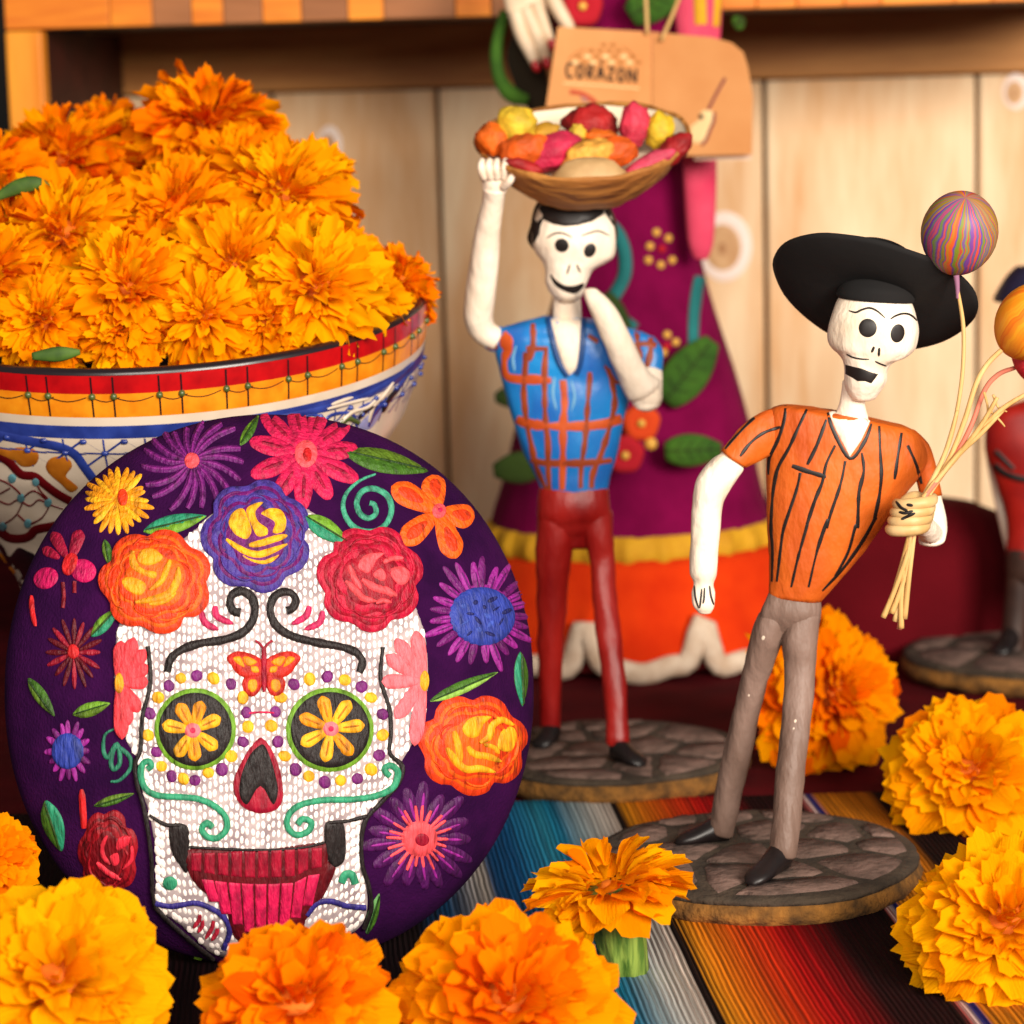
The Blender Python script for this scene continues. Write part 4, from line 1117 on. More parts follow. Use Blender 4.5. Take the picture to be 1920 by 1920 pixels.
# flowers heaped in the bowl
GB = "marigolds heaped in the bowl"
heap = [(118, 300, 1.19, 135, (-.1, -.35, .9), (1, 2), "orange marigold at the back left of the bowl beside the crate post"),
        (392, 232, 1.20, 138, (.2, -.35, .9), (2, 1), "topmost deep orange marigold of the heap in the bowl"),
        (-30, 330, 1.15, 110, (-.2, -.6, .7), (1, 2), "orange marigold cut off by the left edge high in the bowl"),
        (262, 300, 1.22, 110, (.0, -.5, .8), (1, 2), "small orange marigold wedged between the two highest of the bowl"),
        (528, 366, 1.12, 138, (.25, -.6, .75), (0, 1), "golden marigold at the upper right shoulder of the heap"),
        (335, 402, 1.11, 130, (.0, -.7, .7), (1, 1), "orange marigold in the middle of the heap"),
        (120, 440, 1.09, 130, (-.1, -.75, .6), (1, 0), "orange marigold at the left middle of the heap"),
        (-20, 520, 1.06, 110, (-.2, -.8, .5), (1, 0), "orange marigold low at the left edge of the heap"),
        (240, 545, 1.055, 130, (-.05, -.8, .6), (1, 0), "orange marigold low left of the heap above the red rim"),
        (440, 500, 1.075, 130, (.1, -.8, .6), (1, 0), "orange marigold at the centre front of the heap"),
        (590, 540, 1.070, 138, (.25, -.8, .5), (0, 0), "golden marigold at the lower right of the heap, near the rim"),
        (80, 600, 1.05, 100, (-.1, -.85, .4), (1, 0), "orange marigold spilling over the rim at the lower left"),
        (382, 594, 1.052, 100, (.0, -.85, .45), (0, 1), "golden marigold at the front rim below the heap's centre"),
        (500, 598, 1.058, 86, (.0, -.85, .45), (1, 0), "small orange marigold tucked at the front right of the rim"),
        (752, 528, 1.13, 82, (.6, -.2, .7), (1, 2), "ragged orange marigold standing at the right end of the bowl"),
        (632, 478, 1.13, 88, (.4, -.5, .7), (0, 1), "golden marigold between the right shoulder and the ragged one"),
        (440, 330, 1.17, 120, (.0, -.5, .8), (1, 1), "orange marigold just under the topmost one of the heap"),
        (300, 470, 1.10, 110, (-.2, -.75, .6), (1, 1), "orange marigold squeezed in left of the heap's centre"),
        (20, 430, 1.10, 110, (-.3, -.7, .6), (1, 2), "orange marigold at the left edge halfway up the heap"),
        (602, 318, 1.16, 72, (.6, -.4, .7), (0, 1), "golden marigold jutting out at the far right top of the heap"),
        (205, 250, 1.24, 90, (-.1, -.4, .9), (2, 1), "deep orange marigold behind the others at the upper left"),
        (520, 470, 1.09, 110, (.2, -.75, .6), (0, 1), "golden marigold filling the gap right of the heap's centre"),
        (690, 560, 1.10, 86, (.5, -.6, .6), (0, 1), "golden marigold lying just inside the rim at the right"),
        (225, 622, 1.046, 76, (.0, -.85, .45), (1, 0), "small orange marigold peeping over the front rim")]
for i, (x, y, Y, r_, ax, cc, lb) in enumerate(heap):
    mg(x, y, Y, r_, ax, lb, col=cc, group=GB, seed=40 + i, n=280, size=.62, wild=1.0, single=False, toothed=True, stem=.1, calyx=(.3, .25))

for q, lb in (([(-10, 372), (30, 352), (66, 344), (92, 350)], "green sepal peeping out of the heap at its left edge"), ([(60, 668), (110, 664), (150, 660)], "dark green leaf tip lying on the rim at the lower left")):
    Yq = 1.088 if q[0][0] < 0 else 1.03
    o = tube(MB(), [at(x, y, Yq) for x, y in q], [.0014] + [.0030] * (len(q) - 2) + [.0010], 10, 6, .5).build("green_leaf", mat("heap_leaf_green", (78, 110, 30), .7, (50, 80, 16), 120))
    tag(o, lb, "leaf", "green bits among the marigolds")
# ================================================================== painted skeleton figures
m_bone = mat("cream_painted_clay", (250, 234, 214), 0.45, (232, 208, 180), 45, (1, 1, 1), (.42, .78), 1.0, 150, (1, 1, .6), .0015, .3, .92)
m_blackp = mat("black_paint", (30, 22, 20), 0.5, (22, 15, 14), 90)
m_hat = mat("black_hat_paint", (15, 11, 11), 0.9, (9, 7, 8), 50, (1, 1, 1), (.3, .7), .3, 240)
m_orshirt = mat("orange_shirt_paint", (216, 104, 20), 0.6, (186, 72, 10), 45, (1, 1, .4), (.36, .68), 1.0, 170, (1, 1, .5), .0014)
m_greytr = mat("taupe_trouser_paint", (140, 114, 102), 0.55, (108, 84, 72), 55, (1, 1, .35), (.35, .68), 1.0, 170, (1, 1, .4), .0016)
m_stone = mat("grey_painted_stones", (122, 96, 86), 0.85, (64, 50, 42), 85, (1, 1, 1), (.38, .72), 1.0, 260, (1, 1, 1), .0018)
m_joint = mat("dark_painted_joint", (78, 64, 50), 0.9, (44, 36, 27), 70, (1, 1, 1), (.3, .7), 1.0, 300, (1, 1, 1), .0015)
m_straw = mat("bare_clay_rim", (150, 100, 38), 0.95, (78, 52, 20), 110, (1, 1, 1), (.35, .65), 1.0, 380, (1, 1, 1), .0016)
m_shoe = mat("black_shoe_paint", (34, 26, 26), 0.4, (20, 15, 16), 80)
m_raffia = mat("raffia_straw", (236, 196, 132), 0.7, (206, 160, 92), 90, (1, 1, .15), (.35, .65), .6, 700, (1, 1, .08), .0006)

def base_disc(cx, cy_front, rpx, Y, fig, seed, stones):
    """irregular clay plinth; its top painted with paving stones"""
    c = at(cx, cy_front, Y); s = scale_at(Y); r0 = rpx * s; top = .0095
    c = Vector((c.x, Y, 0))
    def rad(a, k=1.0): return r0 * k * (1 + .05 * noise.noise(Vector((math.cos(a) * 1.5, math.sin(a) * 1.5, seed))) + .010 * noise.noise(Vector((math.cos(a) * 11, math.sin(a) * 11, seed))))
    A = [2 * math.pi * j / 96 for j in range(96)]
    mb = MB(); rings = []
    for k, z in ((.95, -.002), (1.0, .0012), (1.012, .0035), (.995, .006), (.985, top - .0015)):
        rings.append([c + Vector((rad(a, k) * math.cos(a), rad(a, k) * math.sin(a), z + .0014 * noise.noise(Vector((math.cos(a) * 9, math.sin(a) * 9, seed + z * 300))))) for a in A])
    bridge(mb, rings); mb.build("plinth_rim", m_straw, fig)
    mb = MB(); rings = []
    for k, z in ((.99, top - .0018), (.985, top), (.93, top + .0006), (.7, top + .0008), (.4, top + .0008), (.05, top + .0008)):
        rings.append([c + Vector((rad(a, k) * math.cos(a), rad(a, k) * math.sin(a), z + .0003 * noise.noise(Vector((math.cos(a) * 5, math.sin(a) * 5, seed + k * 9))))) for a in A])
    bridge(mb, rings); pl = mb.build("plinth_top", m_joint, fig)
    B = mb.bvh()
    rnd = random.Random(seed)
    # paving stones: a jittered cell layout
    n = 0
    cells = []
    rows = stones
    for j in range(rows):
        for i in range(rows):
            u = (i + .5 + (.5 if j % 2 else 0) - .25) / rows * 2 - 1 + rnd.uniform(-.14, .14); v = (j + .5) / rows * 2 - 1 + rnd.uniform(-.14, .14)
            if u * u + v * v < .80: cells.append((u, v))
    for k, (u, v) in enumerate(cells):
        poly = []
        for q in range(14):
            a = 2 * math.pi * q / 14; d = Vector((math.cos(a), math.sin(a)))
            lim = .98
            for (u2, v2) in cells:
                if (u2, v2) == (u, v): continue
                dd = Vector((u2 - u, v2 - v)); l = dd.length; pr = d.dot(dd / l)
                if pr > .05: lim = min(lim, l / 2 / pr)
            # stay on the plinth
            bq = u * d.x + v * d.y; cq = u * u + v * v - .88
            lim = min(lim, -bq + math.sqrt(max(0, bq * bq - cq)))
            poly.append((u + d.x * (lim - .035), v + d.y * (lim - .035)))
        mb = MB(); nv = len(poly)
        P = [c + Vector((x * r0, y * r0, 0)) for x, y in poly]; cc = sum(P, Vector()) / nv
        vs = [Vector((p.x, p.y, top + .0003)) for p in P] + [Vector((cc.x + (p.x - cc.x) * .93, cc.y + (p.y - cc.y) * .93, top + .0013 + .0004 * rnd.random())) for p in P] + [Vector((cc.x, cc.y, top + .0016))]
        fs = [(i, (i + 1) % nv, nv + (i + 1) % nv, nv + i) for i in range(nv)] + [(nv + i, nv + (i + 1) % nv, 2 * nv) for i in range(nv)]
        mb.add(vs, fs).build("paving_stone", m_stone, pl)
    return c, top + .0016

def shoe(fig, heel, toe, w, z, Yh, Yt):
    a = at(heel[0], heel[1], Yh); b_ = at(toe[0], toe[1], Yt)
    a.z = z; b_.z = z; d = (b_ - a); L = d.length; d.normalize(); sd = Vector((-d.y, d.x, 0))
    mb = MB(); rings = []
    for t, wd, h in ((-.12, .5, .6), (0, .8, 1.0), (.2, .85, 1.0), (.45, .8, .72), (.7, .95, .55), (.9, .8, .42), (1.02, .35, .22)):
        p = a + d * L * t; ring = []
        for j in range(16):
            an = 2 * math.pi * j / 16
            ring.append(p + sd * math.cos(an) * w * wd + Vector((0, 0, max(0, w * h * (1 + math.sin(an))) - .0006)))
        rings.append(ring)
    bridge(mb, rings); return mb.build("shoe", m_shoe, fig)

def facemark(B, head, poly, name="painted_mark", e=.0001, **kw): return patch(B, poly, m_blackp, name, head, e=e, bulge=.0001, **kw)
def faceline(B, head, pts, w=3.2, name="painted_line", m_=None, taper=(.5, .4)): return stroke(B, pts, w, m_ or m_blackp, name, head, e=.00012, bulge=.0001, taper=taper)

# ---------------------------------------------------------------- the balloon seller in the black hat
YM = 1.012
man = thing("skeleton_figure", (at(1420, 1640, 1.02).x, 1.02, 0), "clay skeleton in black hat and striped orange shirt holding balloons", "figurine")
base_disc(1420, 1640, 312, 1.02, man, 3.0, 5)
zt = .0110
k3 = .34375
def a3(p): return (1260 + p[0] * k3, 340 + p[1] * k3)
def a4(p): return (1260 + p[0] * k3, 960 + p[1] * k3)
def ya(h): return h
# trousers
tr = MB()
loft(tr, [(1443, 1108, 1537, 1122, YM, .62), (1428, 1140, 1540, 1150, YM, .62), (1420, 1166, 1536, 1172, YM + .001, .46), (1420, 1190, 1530, 1194, YM + .002, .30)], 28, 4, .0004)
loft(tr, [(1424, 1150, 1480, 1156, YM + .001, .95), (1410, 1185, 1470, 1192, YM + .002, .95), (1394, 1245, 1450, 1250, YM + .005, .9), (1378, 1320, 1428, 1326, YM + .010, .95), (1356, 1410, 1408, 1424, YM + .014, 1), (1342, 1480, 1392, 1492, YM + .018, 1), (1330, 1556, 1374, 1566, YM + .021, 1)], 22, 5, .0004, 2)
loft(tr, [(1478, 1150, 1539, 1154, YM, .95), (1466, 1195, 1534, 1198, YM - .001, .95), (1469, 1250, 1529, 1252, YM - .002, .9), (1468, 1310, 1525, 1312, YM - .006, .95), (1461, 1390, 1515, 1394, YM - .011, 1), (1452, 1480, 1507, 1486, YM - .016, 1), (1443, 1600, 1494, 1604, YM - .022, 1)], 22, 5, .0004, 5)
trs = tr.build("trousers", m_greytr, man); TB = tr.bvh()
m_chip = mat("bare_paint_chip", (226, 206, 186), .8)
for x, y, r_ in ((1431, 1196, 3), (1404, 1304, 1.8), (1491, 1352, 2.4), (1488, 1366, 1.6)):
    patch(TB, ell(x, y, r_, r_ * 1.4, 20, 7), m_chip, "paint_chip", trs, e=.00012, bulge=.0001)
shoe(man, (1356, 1585), (1268, 1592), .0052, zt, 1.035, 1.030)
shoe(man, (1466, 1640), (1408, 1664), .0056, zt, .992, .972)
# torso
sb = MB()
loft(sb, [(1515, 762, 1650, 790, YM, .55), (1450, 762, 1706, 802, YM, .40), (1436, 792, 1732, 828, YM, .40), (1437, 850, 1738, 872, YM, .42), (1437, 920, 1690, 936, YM, .50), (1440, 990, 1646, 1000, YM, .55), (1443, 1055, 1598, 1062, YM, .6), (1442, 1116, 1538, 1128, YM, .66)], 40, 6, .0004, roundcap=False)
loft(sb, [(1452, 764, 1466, 850, YM, .55), (1424, 772, 1440, 858, YM - .002, .6), (1390, 798, 1422, 866, YM - .003, .65), (1352, 845, 1398, 877, YM - .004, .95)], 24, 5, .0003, roundcap=False)
loft(sb, [(1690, 800, 1716, 806, YM, 1.0), (1700, 830, 1742, 834, YM + .001, .9), (1712, 870, 1755, 870, YM + .002, .9), (1724, 928, 1767, 928, YM + .003, .9)], 22, 4, .0003, roundcap=False)
shirt = sb.build("shirt", m_orshirt, man); SB = sb.bvh()
# neck and head
nb_ = MB(); loft(nb_, [(1556, 800, 1626, 806, YM, .55), (1566, 776, 1628, 786, YM - .002, .7), (1576, 745, 1622, 752, YM - .004, .95), (1580, 715, 1630, 720, YM - .004, 1)], 20, 5, .0002)
nb_.build("neck", m_bone, man)
patch(SB, [(1553, 772), (1566, 805), (1593, 858), (1615, 826), (1632, 790), (1595, 770)], m_bone, "open_collar", shirt, e=.0003, bulge=.0006, smooth=False)
hb = MB()
loft(hb, [(1590, 530, 1694, 538, YM - .004, .95), (1572, 560, 1710, 566, YM - .005, .86), (1560, 588, 1718, 594, YM - .006, .84), (1552, 618, 1722, 618, YM - .006, .82), (1552, 640, 1719, 646, YM - .006, .8), (1560, 653, 1711, 660, YM - .007, .80), (1572, 664, 1696, 671, YM - .008, .84),
          (1581, 677, 1672, 681, YM - .009, .98), (1584, 694, 1664, 694, YM - .009, 1.04), (1584, 718, 1662, 714, YM - .009, 1.0), (1588, 733, 1653, 731, YM - .009, .92), (1595, 745, 1644, 744, YM - .009, .85)], 36, 6, .0002)
head = hb.build("skull_head", m_bone, man); HB = hb.bvh()
def a6(p): return (1500 + p[0] * .15625, 560 + p[1] * .15625)
facemark(HB, head, ell(1627, 615, 17, 17.5), "eye_socket"); facemark(HB, head, ell(1683, 625, 13, 17.5, 12), "eye_socket")
for q in ([(590, 145), (670, 165), (740, 135), (830, 112), (920, 145), (1020, 230)], [(1085, 245), (1140, 210), (1220, 182), (1300, 185), (1360, 220), (1400, 265)]): faceline(HB, head, [a6(p) for p in q], 4, "brow_line")
for q in ([(890, 575), (875, 610), (860, 645)], [(952, 590), (948, 640), (945, 690)]): faceline(HB, head, [a6(p) for p in q], 5, "nostril")
for q in ([(560, 665), (640, 705), (740, 725), (830, 728)], [(900, 750), (960, 780), (1035, 808)]): faceline(HB, head, [a6(p) for p in q], 3.2, "moustache_line")
facemark(HB, head, [a6(p) for p in ((545, 790), (640, 815), (740, 838), (850, 882), (938, 905), (900, 960), (855, 1018), (780, 990), (690, 990), (620, 945), (545, 905))], "mouth", smooth=False)
# shirt stripes
def sm(pts, w=6.5): stroke(SB, pts, w, m_blackp, "shirt_stripe", shirt, e=.00012, bulge=.00004, wob=.4, taper=(.7, .6))
sm([a3(p) for p in ((620, 1212), (612, 1300), (582, 1400), (532, 1510), (526, 1600))])
sm([a3(p) for p in ((735, 1245), (690, 1340), (640, 1450), (580, 1560), (556, 1660), (545, 1770), (540, 1900))] + [a4(p) for p in ((548, 200), (545, 380))])
sm([a3(p) for p in ((842, 1300), (790, 1440), (738, 1545))]); sm([a3(p) for p in ((700, 1590), (680, 1680), (640, 1800), (608, 1900))] + [a4(p) for p in ((595, 180), (572, 380))])
sm([a3(p) for p in ((890, 1440), (842, 1540), (820, 1640), (780, 1740), (740, 1860))] + [a4(p) for p in ((735, 80), (690, 240), (650, 410))])
sm([a3(p) for p in ((945, 1525), (920, 1650), (870, 1800), (842, 1890))] + [a4(p) for p in ((850, 40), (795, 200), (745, 410))])
sm([a3(p) for p in ((1035, 1480), (1046, 1580), (1020, 1700), (1012, 1880))] + [a4(p) for p in ((1000, 80), (960, 220), (890, 350))])
sm([a3(p) for p in ((1130, 1335), (1136, 1480), (1142, 1600), (1130, 1720), (1105, 1840))] + [a4(p) for p in ((1110, 30), (1045, 150), (940, 300), (820, 430))])
sm([a3(p) for p in ((1252, 1372), (1232, 1500), (1214, 1625))]); sm([a3(p) for p in ((1285, 1440), (1330, 1540), (1362, 1650))])
sm([a3(p) for p in ((592, 1340), (500, 1372), (425, 1430), (372, 1500))]); sm([a3(p) for p in ((560, 1222), (450, 1290), (345, 1395), (290, 1460))], 5)
sm([(1353, 846), (1375, 860), (1396, 876)], 9); sm([(1725, 926), (1745, 929), (1766, 928)], 7)
sm([a3(p) for p in ((850, 1262), (880, 1360), (970, 1512), (1050, 1420), (1088, 1322))], 7); sm([a3(p) for p in ((655, 1552), (740, 1582), (840, 1612))], 9)
# left arm
ab = MB(); loft(ab, [(1366, 838, 1396, 858, YM - .004, .8), (1352, 850, 1394, 880, YM - .004, .9), (1332, 864, 1384, 896, YM - .004, .95), (1306, 900, 1364, 928, YM - .005, .95), (1298, 950, 1354, 958, YM - .006, .95), (1295, 1010, 1349, 1012, YM - .007, .95), (1293, 1068, 1345, 1072, YM - .008, .95), (1301, 1092, 1338, 1094, YM - .009, .9),
                     (1297, 1112, 1342, 1112, YM - .010, .7), (1300, 1135, 1340, 1135, YM - .011, .65), (1310, 1148, 1334, 1148, YM - .011, .6)], 24, 6, .0003)
arm = ab.build("arm", m_bone, man); AB = ab.bvh()
for q in ([(1302, 1098), (1304, 1120), (1310, 1140)], [(1316, 1104), (1314, 1124), (1312, 1140)], [(1321, 1102), (1320, 1122), (1318, 1132)], [(1330, 1098), (1333, 1118), (1338, 1134)]): faceline(AB, arm, q, 4, "finger_line")
# right arm, bent forward to the fist
ab = MB(); loft(ab, [(1732, 912, 1760, 912, YM + .003, .8), (1728, 935, 1766, 935, YM + .003, .85), (1728, 960, 1771, 956, YM + .002, .95), (1722, 1000, 1776, 990, YM, .95), (1722, 1018, 1772, 1012, YM - .003, .9)], 22, 5, .0003)
tube(ab, [at(1748, 1004, YM - .002), at(1736, 990, YM - .012), at(1722, 974, YM - .022)], [.0046, .0042, .0038], 14)
ab.build("arm", m_bone, man)
fb_ = MB(); ellipsoid(fb_, at(1712, 966, YM - .028), .0080, .0070, .0086, None, 24, 14, .12, 2); m_fist = mat("ochre_tinted_bone", (232, 196, 140), 0.5, (206, 164, 102), 90)
FC = at(1712, 966, YM - .028)
fb_ = MB(); ellipsoid(fb_, FC + Vector((.001, .004, 0)), .0076, .0060, .0086, Matrix.Rotation(R(20), 3, 'Y'), 20, 12)
for k in range(4):
    o_ = FC + Vector((.0014 - .0009 * k, .0022, .0048 - .0032 * k))
    tube(fb_, [o_ + Vector((.0068, .003, .0006)), o_ + Vector((.0045, -.0040, .0004)), o_ + Vector((-.001, -.0062, 0)), o_ + Vector((-.0062, -.0035, -.0006)), o_ + Vector((-.0070, .002, -.0008))], [.0021, .0024, .0025, .0023, .0018], 12)
fist = fb_.build("fist", m_fist, man); FB = fb_.bvh()
for q in ([(1680, 940), (1690, 952), (1702, 958)], [(1686, 960), (1698, 962), (1712, 958)], [(1690, 974), (1702, 968), (1716, 962)], [(1700, 946), (1712, 948)]): faceline(FB, fist, q, 6, "finger_line")
# hat
hc = at(1637, 556, YM); hs = scale_at(YM)
th_ = R(-14.5)
HX = (CAM_R3 @ Vector((math.cos(th_), math.sin(th_), 0))).normalized()
vdir = (hc - CAM_P).normalized()
HV = (CAM_R3 @ Vector((-math.sin(th_), math.cos(th_), 0))); 
HYv = (HV * .50 - vdir * .866).normalized()        # in-plane axis: up and towards the viewer
HN = HX.cross(HYv).normalized()
if HN.z < 0: HN = -HN
mb = MB(); rings = []
def brim(a, r_, up):
    k = 1 + .03 * noise.noise(Vector((math.cos(a) * 2, math.sin(a) * 2, 8)))
    lift = .10 * (r_ ** 2) * math.cos(2 * a) * 190 * hs
    return hc + HX * math.cos(a) * 196 * hs * r_ * k + HYv * math.sin(a) * 186 * hs * r_ * k + HN * (up + lift * .6)
A = [2 * math.pi * j / 64 for j in range(64)]
for r_, up in ((.30, -.001), (.5, -.002), (.75, -.001), (.95, .0012), (1.0, .0026), (.97, .0036), (.75, .0015), (.5, .0005)):
    rings.append([brim(a, r_, up) for a in A])
cr_ = hc + HN * .004
for r_, up in ((.40, .004), (.385, .012), (.35, .018), (.22, .021), (.05, .022)):
    rings.append([hc + HX * math.cos(a) * 190 * hs * r_ + HYv * math.sin(a) * 190 * hs * r_ * .95 + HN * up for a in A])
bridge(mb, rings, False)
mb.build("hat", m_hat, man)
cp = MB(); loft(cp, [(1610, 512, 1680, 520, YM - .004, 1.0), (1580, 532, 1706, 542, YM - .0045, 1.0), (1568, 550, 1715, 558, YM - .005, .88), (1572, 558, 1713, 567, YM - .0055, .87)], 28, 4, roundcap=False)
cp.build("hat_band", m_hat, man)

# ---------------------------------------------------------------- balloons
def balloon_mat(name, cols, seed):
    m = bpy.data.materials.new(name); m.use_nodes = True; nt = m.node_tree; b = nt.nodes["Principled BSDF"]; b.inputs["Roughness"].default_value = .55
    tc = nt.nodes.new("ShaderNodeTexCoord"); sp = nt.nodes.new("ShaderNodeSeparateXYZ"); nt.links.new(tc.outputs["Object"], sp.inputs[0])
    at2 = nt.nodes.new("ShaderNodeMath"); at2.operation = 'ARCTAN2'; nt.links.new(sp.outputs["X"], at2.inputs[0]); nt.links.new(sp.outputs["Y"], at2.inputs[1])
    n0 = nt.nodes.new("ShaderNodeTexNoise"); n0.inputs["Scale"].default_value = 120; nt.links.new(tc.outputs["Object"], n0.inputs["Vector"])
    ad = nt.nodes.new("ShaderNodeMath"); ad.operation = 'MULTIPLY_ADD'; ad.inputs[1].default_value = .35; nt.links.new(n0.outputs["Fac"], ad.inputs[0]); nt.links.new(at2.outputs[0], ad.inputs[2])
    n = nt.nodes.new("ShaderNodeTexNoise"); n.noise_dimensions = '1D'; n.inputs["Scale"].default_value = 2.1; n.inputs["Detail"].default_value = 2
    ad2 = nt.nodes.new("ShaderNodeMath"); ad2.operation = 'ADD'; ad2.inputs[1].default_value = seed; nt.links.new(ad.outputs[0], ad2.inputs[0]); nt.links.new(ad2.outputs[0], n.inputs["W"])
    ml = nt.nodes.new("ShaderNodeMath"); ml.operation = 'MULTIPLY'; ml.inputs[1].default_value = 3.4; nt.links.new(n.outputs["Fac"], ml.inputs[0])
    fr = nt.nodes.new("ShaderNodeMath"); fr.operation = 'FRACT'; nt.links.new(ml.outputs[0], fr.inputs[0])
    rp = nt.nodes.new("ShaderNodeValToRGB"); el = rp.color_ramp.elements
    el[0].position = 0; el[0].color = lin(cols[0], .8); el[1].position = 1; el[1].color = lin(cols[0], .8)
    for i, c in enumerate(cols[1:]): e = el.new((i + 1) / len(cols)); e.color = lin(c, .8)
    nt.links.new(fr.outputs[0], rp.inputs[0]); nt.links.new(rp.outputs[0], b.inputs["Base Color"])
    return m
def balloon(name, px, py, Y, rw, rh, tilt_, m_, label, grp="balloons on raffia sticks"):
    c = at(px, py, Y); s = scale_at(Y)
    t = thing(name, c, label, "balloon", grp)
    rot = Matrix.Rotation(R(tilt_), 3, 'Y') @ Matrix.Rotation(R(34), 3, 'X')
    mb = MB(); rings = []
    for i in range(1, 22):
        th = math.pi * i / 22; z = math.cos(th); r_ = math.sin(th) * (1 if z > 0 else 1 - .10 * z * z)
        rings.append([Vector((r_ * rw * s * math.cos(a), r_ * rw * s * math.sin(a), z * rh * s * (1 if z > 0 else 1.08))) for a in [2 * math.pi * j / 36 for j in range(36)]])
    bridge(mb, rings)
    mb.v = [v + c for v in mb.v]
    o = mb.build("balloon_skin", m_, t); o.rotation_euler = rot.to_euler()
    return t, c, rot, rh * s
YBL = YM - .026
def stick(t, pts, w0, w1, m_=None, name="stick"):
    w0 *= .58; w1 *= .6; mb = tube(MB(), pts, [w0] + [(w0 + w1) / 2] * (len(pts) - 2) + [w1], 8, 6)
    return mb.build(name, m_ or m_raffia, t)
fistp = at(1716, 962, YBL - .006)
mb1 = balloon_mat("rainbow_streaked_balloon", ((206, 36, 60), (140, 150, 20), (116, 64, 156), (162, 150, 20), (226, 84, 30), (96, 60, 160), (120, 140, 30)), 1.3)
mb2 = balloon_mat("orange_yarn_balloon", ((255, 150, 10), (240, 110, 6), (255, 170, 30)), 4.0)
mb3 = balloon_mat("red_balloon", ((220, 30, 54), (190, 16, 36), (236, 60, 70)), 7.0)
b1 = balloon("balloon", 1799, 436, YBL, 71, 80, 3, mb1, "rainbow streaked round balloon beside the black hat")
stick(b1[0], [at(1793, 516, YBL), at(1795, 535, YBL), at(1796, 560, YBL)], .0020, .0011, mat("purple_tinted_raffia", (150, 100, 130), .7), "neck")
stick(b1[0], [at(1796, 545, YBL), at(1806, 610, YBL), at(1806, 680, YBL), at(1798, 750, YBL), at(1780, 830, YBL), at(1748, 900, YBL), fistp, at(1690, 1060, YBL), at(1664, 1150, YBL)], .0011, .0016)
b2 = balloon("balloon", 1935, 602, YBL, 66, 78, 30, mb2, "orange yarn-like balloon at the right edge")
stick(b2[0], [at(1878, 656, YBL), at(1852, 682, YBL), at(1830, 720, YBL), at(1808, 790, YBL), at(1775, 870, YBL), fistp, at(1700, 1060, YBL), at(1678, 1165, YBL)], .0016, .0018)
b3 = balloon("balloon", 1945, 668, YBL + .020, 60, 40, 60, mb3, "red balloon half hidden below the orange one")
stick(b3[0], [at(1902, 690, YBL + .018), at(1872, 702, YBL + .014), at(1846, 732, YBL + .008), at(1820, 800, YBL), at(1784, 866, YBL), fistp, at(1706, 1050, YBL), at(1686, 1180, YBL)], .0014, .0018, mat("red_tinted_raffia", (214, 120, 96), .7))
b4 = thing("raffia_bundle", fistp, "bundle of pale raffia stems gripped in the hatted doll's fist", "straw")
for q in ([(1945, 728), (1880, 766), (1820, 826), (1770, 884), (1718, 958), (1700, 1040), (1690, 1120), (1690, 1178)], [(1870, 745), (1838, 800), (1790, 862), (1745, 915), (1716, 962), (1704, 1030), (1680, 1100), (1656, 1158)],
          [(1795, 770), (1772, 850), (1740, 915), (1716, 962), (1710, 1020), (1694, 1090), (1672, 1150)], [(1880, 770), (1840, 812), (1800, 850), (1760, 900), (1722, 966), (1708, 1050), (1696, 1160)]):
    stick(b4, [at(x, y, YBL - .003 + .002 * random.random()) for x, y in q], .0013, .0019, None, "stem")
for q in ([(1845, 735), (1852, 765), (1848, 790)], [(1862, 740), (1872, 764), (1888, 772)], [(1856, 770), (1876, 790), (1884, 800)]):
    stick(b4, [at(x, y, YBL) for x, y in q], .0009, .0005, None, "frayed_end")

# ---------------------------------------------------------------- the fruit carrier in the blue shirt
YF = 1.19
fig = thing("skeleton_figure", (at(1150, 1440, 1.19).x, 1.19, 0), "clay skeleton in blue plaid shirt and red trousers with basket on head", "figurine")
base_disc(1150, 1440, 250, 1.192, fig, 9.0, 5)
m_redtr = mat("red_trouser_paint", (186, 34, 26), 0.42, (140, 8, 8), 60, (1, 1, .25), (.35, .65), .7, 200, (1, 1, .4), .0012, .5)
m_blsh = mat("blue_shirt_paint", (18, 146, 222), 0.36, (34, 100, 190), 50, (1, 1, .5), (.35, .7), .6, 200, (1, 1, .5), .0010, .5)
m_plaid = mat("rust_paint", (170, 72, 30), 0.5, (136, 54, 26), 90)
m_plaid2 = mat("bright_rust_paint", (214, 90, 30), 0.5, (190, 72, 24), 90)
tr = MB()
loft(tr, [(1010, 918, 1140, 916, YF, .6), (1006, 955, 1146, 955, YF, .6), (1006, 986, 1148, 982, YF + .001, .46), (1010, 1008, 1145, 1006, YF + .002, .32)], 28, 4, .0006)
loft(tr, [(1008, 960, 1072, 960, YF, .9), (1005, 1010, 1076, 1012, YF + .001, .9), (1006, 1070, 1068, 1070, YF + .003, .9), (1008, 1169, 1059, 1169, YF + .008, .95), (1009, 1262, 1055, 1262, YF + .012, 1), (1011, 1366, 1051, 1368, YF + .016, 1)], 22, 5, .0006, 3)
loft(tr, [(1082, 960, 1146, 960, YF, .9), (1096, 1010, 1150, 1012, YF - .001, .95), (1106, 1060, 1153, 1060, YF - .002, .9), (1115, 1169, 1162, 1166, YF - .008, .95), (1127, 1262, 1172, 1258, YF - .014, 1), (1137, 1392, 1180, 1392, YF - .022, 1)], 22, 5, .0006, 6)
tr.build("trousers", m_redtr, fig)
shoe(fig, (1036, 1374), (1010, 1392), .0056, zt, YF + .016, YF + .002)
shoe(fig, (1156, 1400), (1204, 1420), .0056, zt, YF - .022, YF - .036)
sb = MB()
